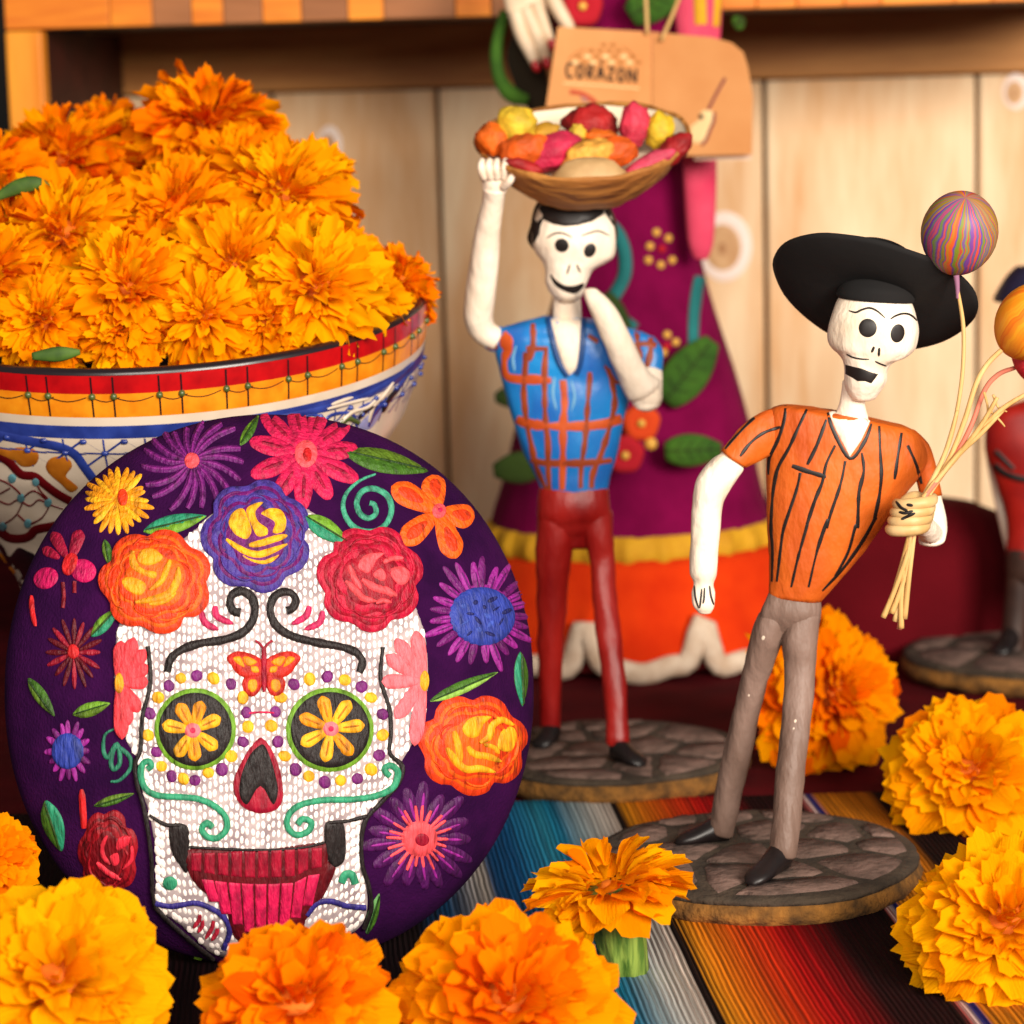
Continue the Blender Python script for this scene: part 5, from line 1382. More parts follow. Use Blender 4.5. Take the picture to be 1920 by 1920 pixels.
loft(sb, [(1016, 594, 1108, 598, YF, .7), (948, 612, 1205, 622, YF, .38), (926, 632, 1232, 644, YF, .36), (930, 668, 1226, 676, YF, .38), (938, 700, 1200, 704, YF, .42), (951, 752, 1178, 756, YF, .48), (973, 830, 1163, 830, YF, .52), (1000, 884, 1147, 888, YF, .56), (1016, 924, 1138, 920, YF, .62)], 40, 6, .0004, roundcap=False)
loft(sb, [(940, 612, 960, 660, YF, .6), (918, 618, 925, 660, YF, .7), (899, 634, 912, 654, YF, .8)], 20, 4, .0003, roundcap=False)
loft(sb, [(1180, 622, 1225, 630, YF - .002, .7), (1190, 660, 1243, 660, YF - .004, .75), (1196, 700, 1242, 704, YF - .006, .8)], 20, 4, .0003, roundcap=False)
shirt = sb.build("shirt", m_blsh, fig); SB = sb.bvh()
nb_ = MB(); loft(nb_, [(1036, 606, 1092, 610, YF - .002, .6), (1036, 584, 1090, 588, YF - .003, .8), (1038, 556, 1088, 560, YF - .004, .95)], 20, 5, .0002); nb_.build("neck", m_bone, fig)
def b6(p): return (960 + p[0] * .177, 380 + p[1] * .177)
patch(SB, [b6(p) for p in ((400, 1235), (440, 1400), (480, 1560), (540, 1740), (600, 1842), (690, 1762), (715, 1560), (732, 1380), (740, 1240), (570, 1225))], m_bone, "open_collar", shirt, e=.0003, bulge=.0006, smooth=False)
m_col = mat("dark_blue_paint", (22, 70, 130), .4)
for q in ([(1028, 598), (1036, 640), (1048, 680), (1064, 706)], [(1094, 600), (1092, 650), (1088, 680), (1080, 702)]): stroke(SB, q, 11, m_col, "collar_edge", shirt, e=.0006, bulge=.0004)
hb = MB()
loft(hb, [(1022, 368, 1130, 374, YF - .003, .9), (1008, 392, 1143, 398, YF - .004, .84), (1000, 424, 1153, 430, YF - .005, .8), (997, 450, 1155, 456, YF - .006, .78), (1004, 472, 1152, 480, YF - .006, .78), (1016, 489, 1134, 494, YF - .007, .84),
          (1022, 506, 1112, 506, YF - .008, .98), (1022, 530, 1100, 530, YF - .008, 1), (1033, 552, 1090, 556, YF - .008, .95), (1046, 563, 1076, 566, YF - .008, .9)], 36, 6, .0002)
head = hb.build("skull_head", m_bone, fig); HB = hb.bvh()
hr = MB(); loft(hr, [(1020, 366, 1132, 370, YF + .002, .95), (1002, 388, 1148, 394, YF + .002, .85), (992, 424, 1158, 428, YF + .003, .75), (988, 448, 1158, 446, YF + .004, .65), (996, 462, 1152, 458, YF + .004, .55)], 28, 4, .0004); hr.build("hair", m_blackp, fig)
facemark(HB, head, [b6(p) for p in ((255, -90), (600, -110), (1000, -80), (975, 120), (850, 200), (700, 240), (560, 252), (430, 228), (330, 180), (302, 250), (290, 330), (215, 470), (215, 300), (230, 150))], "hair_fringe", e=.0005, smooth=False)
facemark(HB, head, [b6(p) for p in ((960, -80), (985, 112), (1050, 210), (1098, 300), (1100, 230), (1050, 90))], "hair_fringe", e=.0005, smooth=False)
facemark(HB, head, ell(*b6((528, 452)), 13.5, 13, 30), "eye_socket"); facemark(HB, head, ell(*b6((825, 505)), 11, 14, 25), "eye_socket")
for q in ([(370, 375), (450, 328), (540, 325), (640, 372)], [(735, 352), (830, 318), (920, 302), (1035, 352)]): faceline(HB, head, [b6(p) for p in q], 3.4, "brow_line")
for q in ([(615, 655), (600, 700), (582, 760)], [(685, 655), (705, 700), (725, 740)]): faceline(HB, head, [b6(p) for p in q], 4, "nostril")
facemark(HB, head, [b6(p) for p in ((405, 750), (470, 820), (560, 875), (660, 878), (760, 850), (745, 910), (670, 965), (570, 945), (470, 890), (420, 820))], "mouth")
faceline(HB, head, [b6(p) for p in ((400, 1000), (480, 1040), (600, 1050), (700, 1030))], 2.2, "jaw_line", mat("faint_brown_paint", (190, 160, 130), .6))
# plaid
def w4(p): return (840 + p[0] * .3125, 700 + p[1] * .3125)
def w3(p): return (840 + p[0] * .3125, 160 + p[1] * .3125)
def pl(pts, w=9, m_=None): stroke(SB, pts, w * 1.25, m_ or m_plaid, "plaid_line", shirt, e=.00014, bulge=.00005, wob=.5, taper=(.8, .8))
pl([w3((510, 1430)), w3((510, 1560)), w3((480, 1650))] ); pl([w3((470, 1580)), w3((600, 1580))], 9); pl([w3((340, 1480)), w3((370, 1560)), w3((340, 1640)), w3((350, 1740)), w3((430, 1770)), w3((620, 1770))], 11, m_plaid2)
patch(SB, ell(*w3((350, 1540)), 13, 16), m_plaid2, "plaid_blot", shirt, e=.0002, bulge=.0002)
pl([w3((470, 1600)), w3((460, 1750)), w4((455, 120)), w4((470, 280)), w4((500, 430)), w4((530, 560)), w4((590, 700))])
pl([w3((590, 1580)), w3((580, 1700)), w4((580, 120)), w4((585, 280)), w4((600, 420)), w4((600, 560)), w4((610, 710))])
pl([w4((690, 40)), w4((700, 180)), w4((690, 320)), w4((690, 480)), w4((685, 700))], 11, m_plaid2)
pl([w3((850, 1720)), w4((850, 40)), w4((840, 160)), w4((830, 300)), w4((820, 420)), w4((800, 560)), w4((795, 690))])
pl([w3((960, 1700)), w4((985, 60)), w4((1000, 180)), w4((970, 320)), w4((920, 480)), w4((870, 600)), w4((860, 690))])
pl([w3((940, 1240 + 440)), w3((1000, 1770)), w4((1030, 60))], 6)
pl([w4((365, 20)), w4((480, 30)), w4((600, 30))], 10, m_plaid2)
pl([w4((400, 270)), w4((500, 305)), w4((690, 318)), w4((900, 310)), w4((1000, 285)), w4((1060, 265))], 13, m_plaid2)
pl([w4((470, 500)), w4((560, 535)), w4((690, 540)), w4((860, 535)), w4((1000, 520))], 11)
pl([w3((1110, 1560)), w3((1180, 1550)), w3((1250, 1560))], 8); pl([w3((1215, 1500)), w3((1215, 1600)), w3((1190, 1700))], 9); pl([w3((1130, 1460)), w3((1140, 1560)), w3((1160, 1640))], 7)
pl([w3((840, 1500)), w3((900, 1540))], 7); pl([w3((200, 1530)), w3((240, 1560)), w3((300, 1570))], 9)
m_ltb = mat("pale_blue_paint", (120, 180, 220), .35)
for q in ([(640, 20), (630, 120), (650, 220)], [(740, 40), (760, 140), (740, 230)], [(410, -170), (390, -90), (400, -10)]): stroke(SB, [w4(p) for p in q], 5, m_ltb, "paint_streak", shirt, e=.0001, bulge=.0001, taper=(.2, .2), wob=.5)
# raised arm
ab = MB()
sF = scale_at(YF)
tube(ab, [at(932, 636, YF), at(908, 622, YF - .001), at(897, 596, YF - .003), at(900, 556, YF - .006), at(907, 500, YF - .011), at(915, 430, YF - .018), at(924, 380, YF - .024), at(927, 350, YF - .028)], [22 * sF, 24 * sF, 27 * sF, 28 * sF, 27 * sF, 23 * sF, 20 * sF, 21 * sF], 20, 6)
loft(ab, [(906, 362, 948, 362, YF - .028, .7), (902, 338, 955, 342, YF - .030, .55), (903, 312, 952, 316, YF - .031, .5), (908, 302, 940, 306, YF - .031, .5)], 20, 4, .0003, 6)
for k, (x0, x1) in enumerate(((908, 902), (920, 916), (932, 930), (944, 946))):
    tube(ab, [at(x0, 334, YF - .033), at(x1, 314, YF - .036), at(x1 + 2, 300, YF - .033)], [.0018, .0017, .0013], 8)
tube(ab, [at(944, 350, YF - .032), at(956, 338, YF - .036), at(962, 326, YF - .036)], [.0020, .0018, .0013], 8)
ab.build("arm", m_bone, fig)
# arm bent to the chin
ab = MB()
ellipsoid(ab, at(1212, 742, YF - .014), 30 * sF, 24 * sF, 30 * sF)
loft(ab, [(1196, 690, 1242, 694, YF - .006, .85), (1196, 725, 1243, 728, YF - .010, .9), (1188, 752, 1240, 756, YF - .013, .95), (1192, 764, 1228, 766, YF - .015, .9)], 22, 4, .0003)
loft(ab, [(1178, 752, 1238, 712, YF - .015, .9), (1160, 712, 1212, 688, YF - .019, .9), (1136, 655, 1184, 634, YF - .023, .9), (1112, 596, 1156, 580, YF - .024, .9), (1098, 560, 1136, 556, YF - .024, .85), (1096, 545, 1120, 543, YF - .023, .8)], 24, 5, .0003, 8)
ab.build("arm", m_bone, fig)

# ---------------------------------------------------------------- basket of fruit on the head
YK = YF - .006
kc = at(1092, 268, YK); ks = scale_at(YK)
bask = thing("fruit_basket", at(1092, 388, YK), "shallow tan basket of painted fruit carried on the skeleton's head", "basket")
KM = Matrix.Translation(kc) @ Matrix.Rotation(R(-1.5), 4, 'Y') @ Matrix.Rotation(R(19), 4, 'X')
m_bask = mat("tan_basket_clay", (200, 136, 62), 0.7, (158, 96, 38), 70, (.25, 1, 1), (.35, .65), 1.0, 260, (.2, 1, 1), .0022)
m_bin = mat("cream_basket_lining", (246, 226, 196), 0.6)
def krings(prof):
    return [[KM @ Vector((200 * ks * r_ * math.cos(a) * (1 + .02 * math.sin(3 * a)), 200 * ks * r_ * math.sin(a), z * ks + 4 * ks * math.sin(2 * a + 1) + 5 * ks * noise.noise(Vector((math.cos(a) * 4, math.sin(a) * 4, z * .05))))) for a in [2 * math.pi * j / 60 for j in range(60)]] for r_, z in prof]
mb = MB(); bridge(mb, krings([(.05, -98), (.35, -96), (.6, -82), (.82, -48), (.96, -6), (1.0, 6), (.985, 12), (.955, 8)]), False); mb.build("basket_shell", m_bask, bask)
mb = MB(); bridge(mb, krings([(.96, 6), (.90, -8), (.7, -24), (.4, -32), (.05, -34)]), False); mb.build("basket_lining", m_bin, bask)
def fruit(px, py, rx, ry, rot, rgb, label, name="fruit", dY=-.006, jit=.30, rgb2=None, cat="fruit", rd=None):
    c = at(px, py, YK + dY)
    rx *= 1.12; ry *= 1.12
    mb = ellipsoid(MB(), c, rx * ks, (rd or min(rx, ry)) * ks, ry * ks, Matrix.Rotation(R(rot), 3, 'Y'), 20, 12, jit, px)
    m_ = mat("paint_%s_%d_%d" % (name, px, py), rgb, .65, rgb2 or tuple(int(v * .78) for v in rgb), 130, (1, 1, 1), (.35, .65), 1.0, 170, (1, 1, 1), .0022)
    o = mb.build(name, m_); tag(o, label, cat, "painted fruit in the basket")
    return o
fruit(968, 238, 33, 34, 0, (246, 202, 50), "yellow round fruit at the left rim of the basket", "round_fruit", -.012)
fruit(925, 262, 30, 26, 20, (246, 108, 10), "orange bent fruit at the far left of the basket", "bent_fruit", -.014)
fruit(982, 282, 42, 26, -10, (236, 96, 10), "orange lobed fruit below the yellow round one", "lobed_fruit", -.022)
fruit(1036, 284, 46, 28, -32, (214, 36, 78), "magenta oblong fruit left of centre", "oblong_fruit", -.020)
fruit(1010, 252, 34, 16, -20, (206, 150, 30), "ochre slice behind the magenta oblong fruit", "fruit_slice", -.006)
fruit(1083, 250, 14, 15, 0, (250, 206, 66), "tiny yellow fruit in the middle of the basket", "small_fruit", -.016)
fruit(1108, 234, 44, 32, 0, (178, 24, 24), "large dark red fruit at the back of the basket", "large_fruit", .004)
fruit(1130, 262, 34, 16, 14, (244, 112, 14), "orange wedge under the large dark red fruit", "fruit_wedge", -.014)
fruit(1190, 234, 26, 36, 4, (232, 58, 84), "pink egg-shaped fruit standing upright", "egg_fruit", -.006)
fruit(1236, 246, 24, 30, 10, (240, 196, 40), "yellow fruit right of the pink egg-shaped one", "yellow_fruit", -.006)
fruit(1152, 284, 38, 24, -8, (240, 96, 12), "orange fruit right of the peach wedge", "orange_fruit", -.022)
fruit(1262, 282, 36, 20, -38, (160, 14, 18), "dark red pepper at the right rim of the basket", "red_pepper", -.018)
fruit(1215, 308, 48, 15, -28, (236, 74, 104), "pink melon slice at the right front rim", "melon_slice", -.028)
fruit(1102, 290, 46, 22, -20, (250, 178, 70), "peach coloured wedge at the front centre", "peach_wedge", -.026)
fruit(985, 312, 34, 10, 20, (170, 20, 22), "dark red chilli at the left front rim", "chilli", -.030)
mb = MB(); hc2 = at(1106, 326, YK - .034); R2 = Matrix.Rotation(R(12), 3, 'X')
rings = [[hc2 + R2 @ Vector((r_ * ks * math.cos(a) * 1.0, r_ * ks * math.sin(a) * .5, z * ks)) for a in [2 * math.pi * j / 36 for j in range(36)]] for r_, z in ((40, -10), (66, -8), (68, 0), (58, 8), (44, 22), (26, 28), (4, 29))]
bridge(mb, rings)
o = mb.build("small_loaf", mat("pale_tan_paint", (206, 168, 116), .6, (170, 132, 84), 80)); tag(o, "pale tan loaf at the front rim of the basket", "bread", "painted fruit in the basket")

# ---------------------------------------------------------------- third figure, cut off by the right edge
YT = 1.385
f3 = thing("skeleton_figure", (at(1945, 1290, YT).x, YT, 0), "clay figure in red jacket and dark trousers cut off by the right edge", "figurine")
base_disc(1915, 1290, 225, YT, f3, 15.0, 4)
m_redj = mat("red_jacket_paint", (176, 28, 14), .5, (138, 12, 8), 50); m_brn = mat("brown_trouser_paint", (66, 42, 32), .55, (48, 28, 22), 50); m_navy = mat("navy_hat_paint", (38, 36, 66), .5, (26, 24, 48), 50)
mb = MB(); loft(mb, [(1885, 1030, 2010, 1030, YT, .6), (1886, 1080, 2006, 1080, YT, .6)], 24, 3)
loft(mb, [(1888, 1070, 1942, 1072, YT, .9), (1880, 1160, 1930, 1162, YT, .95), (1872, 1272, 1918, 1272, YT - .004, 1)], 20, 4, .0004); loft(mb, [(1950, 1070, 2006, 1072, YT, .9), (1956, 1160, 2008, 1162, YT, .95), (1964, 1278, 2010, 1278, YT - .004, 1)], 20, 4, .0004)
mb.build("trousers", m_brn, f3)
shoe(f3, (1896, 1275), (1872, 1290), .0062, zt, YT - .004, YT - .02); shoe(f3, (1986, 1280), (2006, 1296), .0062, zt, YT - .004, YT - .02)
mb = MB(); loft(mb, [(1920, 750, 1990, 752, YT, .7), (1862, 775, 2060, 780, YT, .45), (1845, 830, 2076, 834, YT, .45), (1866, 900, 2050, 902, YT, .5), (1888, 980, 2018, 982, YT, .55), (1886, 1040, 2010, 1042, YT, .6)], 32, 5, .0004, roundcap=False)
jk = mb.build("jacket", m_redj, f3); JB = mb.bvh()
stroke(JB, [(1856, 862), (1884, 888), (1930, 900), (1990, 892)], 14, m_blackp, "jacket_stripe", jk, e=.0003, bulge=.0003); stroke(JB, [(1866, 846), (1900, 880)], 10, m_blackp, "jacket_stripe", jk, e=.0003, bulge=.0003)
mb = MB(); loft(mb, [(1846, 832, 1886, 836, YT + .006, .9), (1856, 900, 1890, 902, YT + .008, .9), (1874, 985, 1906, 986, YT + .008, .9), (1886, 1036, 1908, 1038, YT + .008, .8)], 18, 4, .0003); mb.build("arm", m_bone, f3)
mb = MB(); loft(mb, [(1900, 560, 2010, 560, YT, .9), (1892, 620, 2020, 620, YT, .85), (1910, 680, 2000, 680, YT, .9), (1930, 720, 1980, 720, YT, .9), (1935, 760, 1975, 760, YT, .9)], 24, 4); mb.build("skull_head", m_bone, f3)
mb = MB(); loft(mb, [(1905, 500, 2010, 500, YT, .9), (1886, 520, 2030, 520, YT, .95), (1864, 558, 2050, 560, YT, 1.0), (1866, 566, 2050, 568, YT, 1.0)], 28, 4, roundcap=False); mb.build("hat", m_navy, f3)
# ================================================================== catrina doll behind the figures
YD = 1.475
dsz = scale_at(YD)
doll = thing("catrina_doll", (at(1180, 1260, YD).x, YD, 0), "tall felt lady doll in plum gown with orange flounce and green leaves", "doll")
m_plum = mat("plum_felt", (132, 6, 70), .95, (112, 2, 58), 40, (1, 1, 1), (.35, .65), .7, 900, (1, 1, 1), .0008, .1, .85)
m_flo = mat("orange_felt", (232, 64, 12), .95, (214, 48, 8), 40, (1, 1, 1), (.35, .65), .6, 900, (1, 1, 1), .0008, .1, .85)
m_yel = mat("yellow_ribbon", (226, 168, 24), .8, (206, 144, 14), 60, (1, 1, 1), (.35, .65), .5, 800, (1, 1, 1), .0008)
m_pinkf = mat("pink_felt", (232, 84, 112), .95, (214, 60, 94), 40, (1, 1, 1), (.35, .65), .6, 900, (1, 1, 1), .0008, .1, .85)
m_leaf = mat("green_felt", (66, 112, 22), .9, (44, 84, 12), 60, (1, 1, 1), (.35, .65), .7, 800)
m_dleaf = mat("dark_green_felt", (52, 74, 14), .9, (36, 54, 8), 60, (1, 1, 1), (.35, .65), .7, 800)
m_teal2 = mat("teal_ribbon", (24, 122, 122), .8, (14, 104, 104), 60)
m_trim = mat("white_yarn_trim", (236, 214, 190), .9, (214, 184, 156), 120, (1, 1, 1), (.35, .65), 1.0, 700, (1, 1, 1), .001)
m_lin = mat("dark_red_lining", (112, 6, 14), .95)
def ringY(cx, cy, rx, Y, ratio=1.0, seg=96, wav=0.0, nw=0, ph=0.0, dz=None):
    c = at(cx, cy, Y); s = scale_at(Y); out = []
    for j in range(seg):
        a = 2 * math.pi * j / seg
        r_ = rx * s * (1 + wav * math.sin(nw * a + ph) + wav * .5 * math.sin((nw * 2 + 1) * a))
        p = Vector((c.x + r_ * math.cos(a), c.y + r_ * ratio * math.sin(a), c.z))
        if dz: p.z += dz(a)
        out.append(p)
    return out
# gown: bodice and cone skirt
mb = MB(); rings = []
keys = [(1165, -190, 92), (1165, -60, 112), (1166, 60, 122), (1168, 200, 118), (1176, 350, 112), (1182, 440, 122), (1184, 520, 136), (1185, 600, 158), (1186, 700, 190), (1186, 800, 218), (1184, 880, 234), (1182, 950, 254), (1182, 985, 262)]
for k in catmull([Vector(q) for q in keys], 4): rings.append(ringY(k.x, k.y, k.z, YD, .86, 96, .012, 7))
bridge(mb, rings, True)
gown = mb.build("gown", m_plum, doll); GB_ = mb.bvh()
# yellow gathered ribbon
mb = MB(); rings = []
for (cy, rx, wv) in ((970, 262, .006), (976, 270, .012), (992, 277, .017), (1008, 278, .018), (1018, 270, .012)):
    rings.append(ringY(1182, cy, rx, YD, .86, 220, wv, 26))
bridge(mb, rings, False); o = mb.build("ribbon_band", m_yel, doll)
# orange flounce with lifted scallops
def hemdz(a, k=1.0):
    z = 0.0
    x = math.cos(a)
    if math.sin(a) < .35:
        for x0, h, w in ((.315, .026, .05), (-.30, .024, .06), (.985, .034, .05), (-.80, .02, .08), (.72, .008, .06)):
            z += h * math.exp(-((x - x0) / w) ** 2)
        z += .0016 * math.sin(a * 17)
    return z * k
hem_cy, hem_r = 1194, 345
mb = MB(); rings = []
for t in [i / 10 for i in range(11)]:
    cy = 1012 + (hem_cy - 1012) * t; rx = 268 + (hem_r - 268) * t ** .8
    rings.append(ringY(1190, cy, rx, YD, .86, 260, .016 * t, 11, 1.0, (lambda a, t=t: hemdz(a, t ** 3))))
bridge(mb, rings, False); o = mb.build("flounce", m_flo, doll)
md = o.modifiers.new("solid", 'SOLIDIFY'); md.thickness = .0012; md.offset = -1
hem = ringY(1190, hem_cy, hem_r, YD, .86, 260, .016, 11, 1.0, lambda a: hemdz(a))
mb = MB(); rings = []
for j in range(260):
    p = hem[j]; tn = (hem[(j + 1) % 260] - hem[j - 1]).normalized(); x_ = tn.cross(Vector((math.cos(2 * math.pi * j / 260), math.sin(2 * math.pi * j / 260), 0))).normalized(); y_ = tn.cross(x_)
    rings.append([p + (x_ * math.cos(b_) * 1.45 + y_ * math.sin(b_)) * .0042 for b_ in [2 * math.pi * q / 10 for q in range(10)]])
rings.append(rings[0]); bridge(mb, rings, False); mb.build("hem_trim", m_trim, doll)
mb = MB(); bridge(mb, [ringY(1190, 1020, 250, YD, .84, 80), ringY(1190, 1204, 318, YD, .84, 80)], False); mb.build("underskirt", m_lin, doll)
# pink hanging sash
mb = MB(); loft(mb, [(1258, -160, 1352, -160, YD - .03, .5), (1262, 0, 1354, 2, YD - .034, .5), (1270, 80, 1350, 82, YD - .036, .5), (1276, 200, 1342, 202, YD - .038, .55), (1281, 330, 1344, 332, YD - .040, .6), (1287, 430, 1340, 430, YD - .042, .6), (1292, 462, 1336, 463, YD - .043, .6), (1300, 482, 1328, 483, YD - .043, .6)], 26, 5)
sash = mb.build("sash", m_pinkf, doll); PB = mb.bvh()
stroke(PB, [(1310, -60), (1312, 0), (1314, 46)], 24, m_yel, "sash_stripe", sash, e=.0006, bulge=.0006)
stroke(PB, [(1344, -60), (1345, 0), (1342, 50)], 13, m_yel, "sash_stripe", sash, e=.0006, bulge=.0006)
# hand with long fingers and red nails
m_skin = mat("ivory_clay", (242, 216, 184), .5, (226, 196, 160), 60)
m_nail = mat("red_nail_paint", (190, 30, 40), .3)
YH = YD - .055
hand = MB()
loft(hand, [(938, -150, 990, -150, YH + .01, .7), (938, -60, 1010, -60, YH + .006, .6), (944, 0, 1030, 0, YH + .003, .45), (954, 36, 1010, 30, YH + .001, .42)], 24, 4)
fing = [[(966, 20), (978, 62), (996, 100), (1004, 122)], [(984, 14), (1004, 60), (1018, 96), (1024, 116)], [(1004, 4), (1018, 44), (1034, 82)], [(1020, -40), (1042, 8), (1064, 46), (1072, 62)]]
for q in fing: tube(hand, [at(x, y, YH - .002) for x, y in q], [.0040] * (len(q) - 2) + [.0034, .0022], 12)
hand = hand.build("hand", m_skin, doll)
for q in fing[:3]:
    x, y = q[-1]; ellipsoid(MB(), at(x + 1, y + 2, YH - .005), .0022, .0014, .0034, Matrix.Rotation(R(-20), 3, 'Y'), 12, 8).build("fingernail", m_nail, hand)
# felt leaves, blossoms, seeds and ribbons on the gown
def felt(poly, m_, name, e=.001, bulge=.0022, **kw): return patch(GB_, poly, m_, name, gown, e=e, bulge=bulge, bw=18, **kw)
def leaf3(a, b_, w, m_, Y, name="felt_leaf", thick=.0035):
    """free-standing stuffed leaf"""
    pl_ = leaf_poly(a, b_, w, 9); n = len(pl_) // 2
    mb = MB(); rings = []
    for i in range(1, 9):
        t = i / 9; cx = a[0] + (b_[0] - a[0]) * t; cy = a[1] + (b_[1] - a[1]) * t
        L_ = pl_[i]; R_ = pl_[len(pl_) - i]
        l, r_ = at(L_[0], L_[1], Y), at(R_[0], R_[1], Y); c = (l + r_) / 2; ax = (r_ - l) / 2
        rings.append([c + ax * math.cos(u) + Vector((0, -1, 0)) * thick * math.sin(math.pi * t) ** .5 * math.sin(u) for u in [2 * math.pi * q / 16 for q in range(16)]])
    bridge(mb, rings); o = mb.build(name, m_, doll); B = mb.bvh()
    stroke(B, [(a[0] + (b_[0] - a[0]) * t, a[1] + (b_[1] - a[1]) * t) for t in (.1, .4, .7, .92)], 4, m_dleaf, "leaf_vein", o, e=.0003, bulge=.0003)
    for t in (.25, .4, .55, .7):
        for sgn in (-1, 1):
            x, y = a[0] + (b_[0] - a[0]) * t, a[1] + (b_[1] - a[1]) * t; dx, dy = (b_[0] - a[0]), (b_[1] - a[1]); l = math.hypot(dx, dy)
            stroke(B, [(x, y), (x + dx / l * 14 - sgn * dy / l * w * .3, y + dy / l * 14 + sgn * dx / l * w * .3)], 2.4, m_dleaf, "leaf_vein", o, e=.0003, bulge=.0002)
    return o
YG = YD - .088
leaf3((1236, 768), (1348, 622), 84, m_leaf, YD - .058); leaf3((1232, 846), (1368, 842), 62, m_leaf, YD - .075); leaf3((1030, 870), (912, 884), 62, m_dleaf, YD - .075); leaf3((990, 742), (920, 746), 42, m_dleaf, YD - .055)
leaf3((1128, 540), (1186, 630), 34, m_dleaf, YD - .05)
def blossom(px, py, r_, m_, Y):
    c = at(px, py, Y); s = scale_at(Y)
    mb = MB(); rings = []
    for k, z in ((.15, .4), (.45, .55), (.75, .6), (.95, .35), (1.0, 0), (.9, -.3), (.3, -.4)):
        rings.append([c + Vector((math.cos(a) * r_ * s * k * (1 + .04 * math.sin(5 * a)), -z * r_ * s * .6, math.sin(a) * r_ * s * k * (1 + .04 * math.sin(5 * a)))) for a in [2 * math.pi * q / 30 for q in range(30)]])
    bridge(mb, rings); o = mb.build("felt_blossom", m_, doll)
    ellipsoid(MB(), c + Vector((0, -r_ * s * .42, 0)), 8 * s, 5 * s, 8 * s, None, 12, 8).build("blossom_bead", m_seed, o)
m_seed = mat("yellow_bead", (236, 178, 70), .5)
m_orb = mat("orange_blossom_felt", (224, 70, 14), .9); m_rdb = mat("red_blossom_felt", (184, 14, 34), .9)
blossom(1202, 792, 36, m_orb, YD - .082); blossom(1172, 852, 36, m_rdb, YD - .086); blossom(1092, 12, 38, m_rdb, YD - .045)
ellipsoid(MB(), at(1220, 832, YD - .084), .0034, .003, .0034).build("seed_bead", m_seed, doll)
leaf3((1168, 40), (1288, -40), 76, m_leaf, YD - .046); leaf3((1372, 50), (1398, 34), 30, m_leaf, YD - .03)
def bead_on(px, py, r_, m_):
    h = drop(GB_, px, py)
    if h: ellipsoid(MB(), h[0] + h[1] * .0006, r_ * dsz, r_ * dsz * .7, r_ * dsz, None, 12, 8).build("seed_bead", m_, gown)
for p in ((1230, 436), (1252, 447), (1218, 462), (1215, 488), (1238, 497), (1259, 488), (1250, 628), (1266, 642), (1243, 662)): bead_on(p[0], p[1], 7.5, m_seed)
for p in ((1240, 467), (1249, 650)): bead_on(p[0], p[1], 8, m_rdb)
stroke(GB_, [(1140, 418), (1160, 440), (1172, 478), (1170, 520), (1148, 566), (1160, 592), (1190, 618)], 25, m_teal2, "teal_ribbon", gown, e=.0012, bulge=.0012)
stroke(GB_, [(1322, 492), (1308, 530), (1300, 590), (1299, 650)], 20, m_teal2, "teal_ribbon", gown, e=.0012, bulge=.0012)
tube(MB(), [at(x, y, YD - .04) for x, y in ((948, 20), (934, 70), (930, 110), (938, 150), (960, 178), (990, 188))], [.0028, .0032, .0034, .0036, .0044, .003], 12).build("green_stalk", m_leaf, doll)
mb = MB(); loft(mb, [(962, 60, 1006, 60, YD - .030, .5), (950, 110, 1020, 110, YD - .028, .5), (968, 165, 1030, 165, YD - .026, .5), (990, 205, 1030, 205, YD - .026, .5)], 20, 4); mb.build("dark_leaf", mat("blackish_green_felt", (44, 34, 18), .95), doll)

# ================================================================== folded kraft tag
YTG = YD - .075
tagt = thing("kraft_tag", at(1222, 60, YTG), "folded kraft paper tag hanging open in front of the plum gown", "tag")
m_kraft = mat("kraft_paper", (222, 156, 96), .85, (208, 138, 78), 30, (1, 1, 1), (.3, .7), .3, 600, (1, 1, 1), .0004)
def panel(poly, name, th=.0007):
    """poly: (px, py, Y)"""
    f_ = [at(*p) for p in poly]; n = len(f_)
    mb = MB(); mb.add(f_ + [p + Vector((0, th, 0)) for p in f_], [tuple(range(n)), tuple(range(2 * n - 1, n - 1, -1))] + [(i, (i + 1) % n, n + (i + 1) % n, n + i) for i in range(n)])
    return mb.build(name, m_kraft, tagt, False), mb.bvh()
def YL(x): return YTG - .018 * (1222 - x) / 200.0
def YR(x): return YTG - .0135 * (x - 1223) / 189.0
pL, BL = panel([(x, y, YL(x)) for x, y in ((1046, 50), (1222, 60), (1222, 290), (1012, 280))], "tag_leaf")
pR, BRt = panel([(x, y, YR(x)) for x, y in ((1223, 60), (1335, 70), (1372, 80), (1394, 98), (1402, 124), (1412, 180), (1410, 290), (1300, 292), (1223, 290))], "tag_leaf")
panel([(1300, 284, YTG + .002), (1410, 286, YTG - .008), (1408, 300, YTG - .008), (1302, 300, YTG + .002)], "tag_edge")[0].data.materials[0] = mat("pale_paper_edge", (240, 206, 180), .9)
m_ink = mat("black_ink", (46, 26, 16), .8); m_bink = mat("brown_ink", (176, 112, 54), .85); m_cream = mat("cream_ink", (246, 208, 150), .85); m_rink = mat("red_ink", (190, 72, 46), .85); m_pink = mat("purple_ink", (130, 60, 66), .85)
def ink(B, pts, w, m_, name, par, smooth=True): stroke(B, pts, w, m_, name, par, e=.00045, bulge=.00005, smooth=smooth)
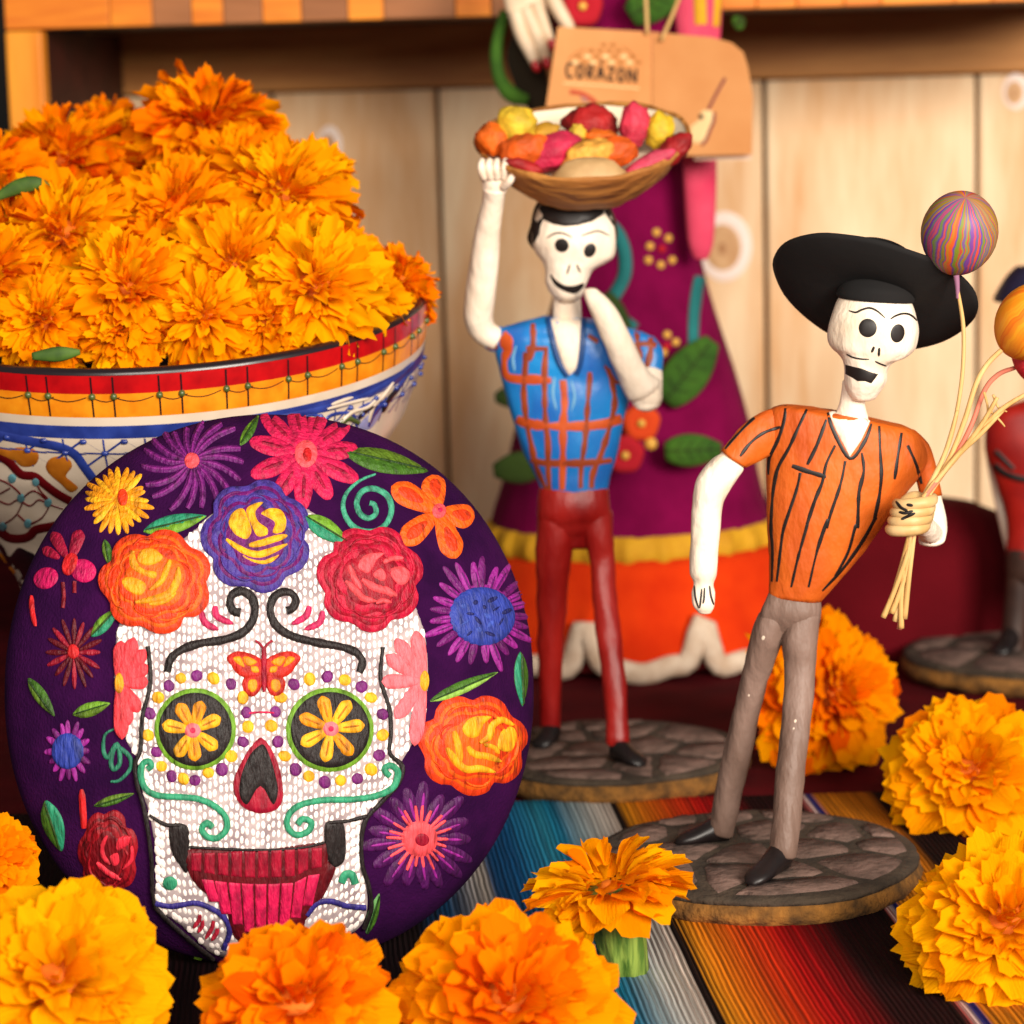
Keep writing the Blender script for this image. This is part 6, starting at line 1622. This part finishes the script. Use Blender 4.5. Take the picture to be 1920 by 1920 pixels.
# hill of lozenges
for r_ in range(4):
    for q in range(5 + r_):
        x = 1132 + (q - (4 + r_) / 2) * 17 + 2 * r_; y = 84 + r_ * 11
        if abs(x - 1136) > 20 + r_ * 16: continue
        patch(BL, [(x, y - 5), (x + 8, y), (x, y + 5), (x - 8, y)], m_bink if r_ < 2 else (m_cream if (q + r_) % 2 else m_bink), "printed_lozenge", pL, e=.00045, bulge=.00005, smooth=False)
for q in ([(1066, 112), (1080, 100), (1096, 92)], [(1168, 88), (1182, 98), (1190, 112)]): ink(BL, q, 2.5, m_bink, "printed_line", pL)
# lettering drawn as pen strokes
LET = {'C': [[(.9, .1), (.35, .0), (.05, .45), (.3, 1.0), (.9, .9)]], 'O': [[(.5, .0), (.1, .4), (.35, 1.0), (.75, .8), (.85, .3), (.5, .0)]], 'R': [[(.15, 1.0), (.2, .0)], [(.2, .05), (.8, .1), (.75, .45), (.25, .5)], [(.4, .5), (.85, 1.0)]],
       'A': [[(.05, 1.0), (.5, .0)], [(.5, .0), (.95, 1.0)], [(.25, .65), (.75, .65)], [(.45, -.22), (.7, -.42)]], 'Z': [[(.1, .05), (.9, .05)], [(.9, .05), (.1, .95)], [(.1, .95), (.9, .95)]], 'N': [[(.1, 1.0), (.15, .0)], [(.15, .0), (.8, 1.0)], [(.8, 1.0), (.9, .0)]]}
x = 1061.0
for i, ch in enumerate("CORAZON"):
    w = 15.0 if ch != 'N' else 19; y0 = 119 + i * 1.6; hgt = 26
    for st in LET[ch]:
        ink(BL, [(x + u * w, y0 + v * hgt) for u, v in st], 5.2, m_ink, "printed_letter", pL, len(st) > 2)
    x += w + 4.2
ink(BL, [(1056, 156), (1120, 160), (1198, 166)], 3, m_cream, "printed_line", pL)
for q, w in (([(1068, 172), (1092, 176), (1114, 190), (1128, 210)], 9), ([(1090, 180), (1112, 190), (1124, 204)], 7)): ink(BL, q, w, m_rink, "printed_bird", pL)
patch(BL, ell(1096, 186, 9, 5, 30), mat("grey_ink", (176, 124, 110), .85), "printed_bird", pL, e=.0006, bulge=.00005); patch(BL, ell(1158, 200, 5, 5), m_rink, "printed_dot", pL, e=.0006, bulge=.00005)
# guitar
patch(BRt, [(1322, 206), (1338, 210), (1336, 226), (1330, 240), (1322, 262), (1304, 270), (1292, 258), (1294, 238), (1308, 226), (1312, 212)], m_cream, "printed_guitar", pR, e=.00045, bulge=.00005)
ink(BRt, [(1339, 210), (1338, 228), (1330, 246), (1324, 262), (1316, 272)], 6, m_pink, "printed_guitar_side", pR); ink(BRt, [(1328, 206), (1342, 178), (1360, 146)], 5.5, m_pink, "printed_guitar_neck", pR); patch(BRt, ell(1315, 219, 5, 6), m_ink, "printed_sound_hole", pR, e=.0007, bulge=.00005)
# raffia ties
for q in ([(1208, -60), (1211, 0), (1214, 64)], [(1292, -60), (1268, 10), (1240, 76)]):
    tube(MB(), [at(x_, y_, YTG - .004) for x_, y_ in q], .0011, 8).build("raffia_tie", m_raffia, tagt)
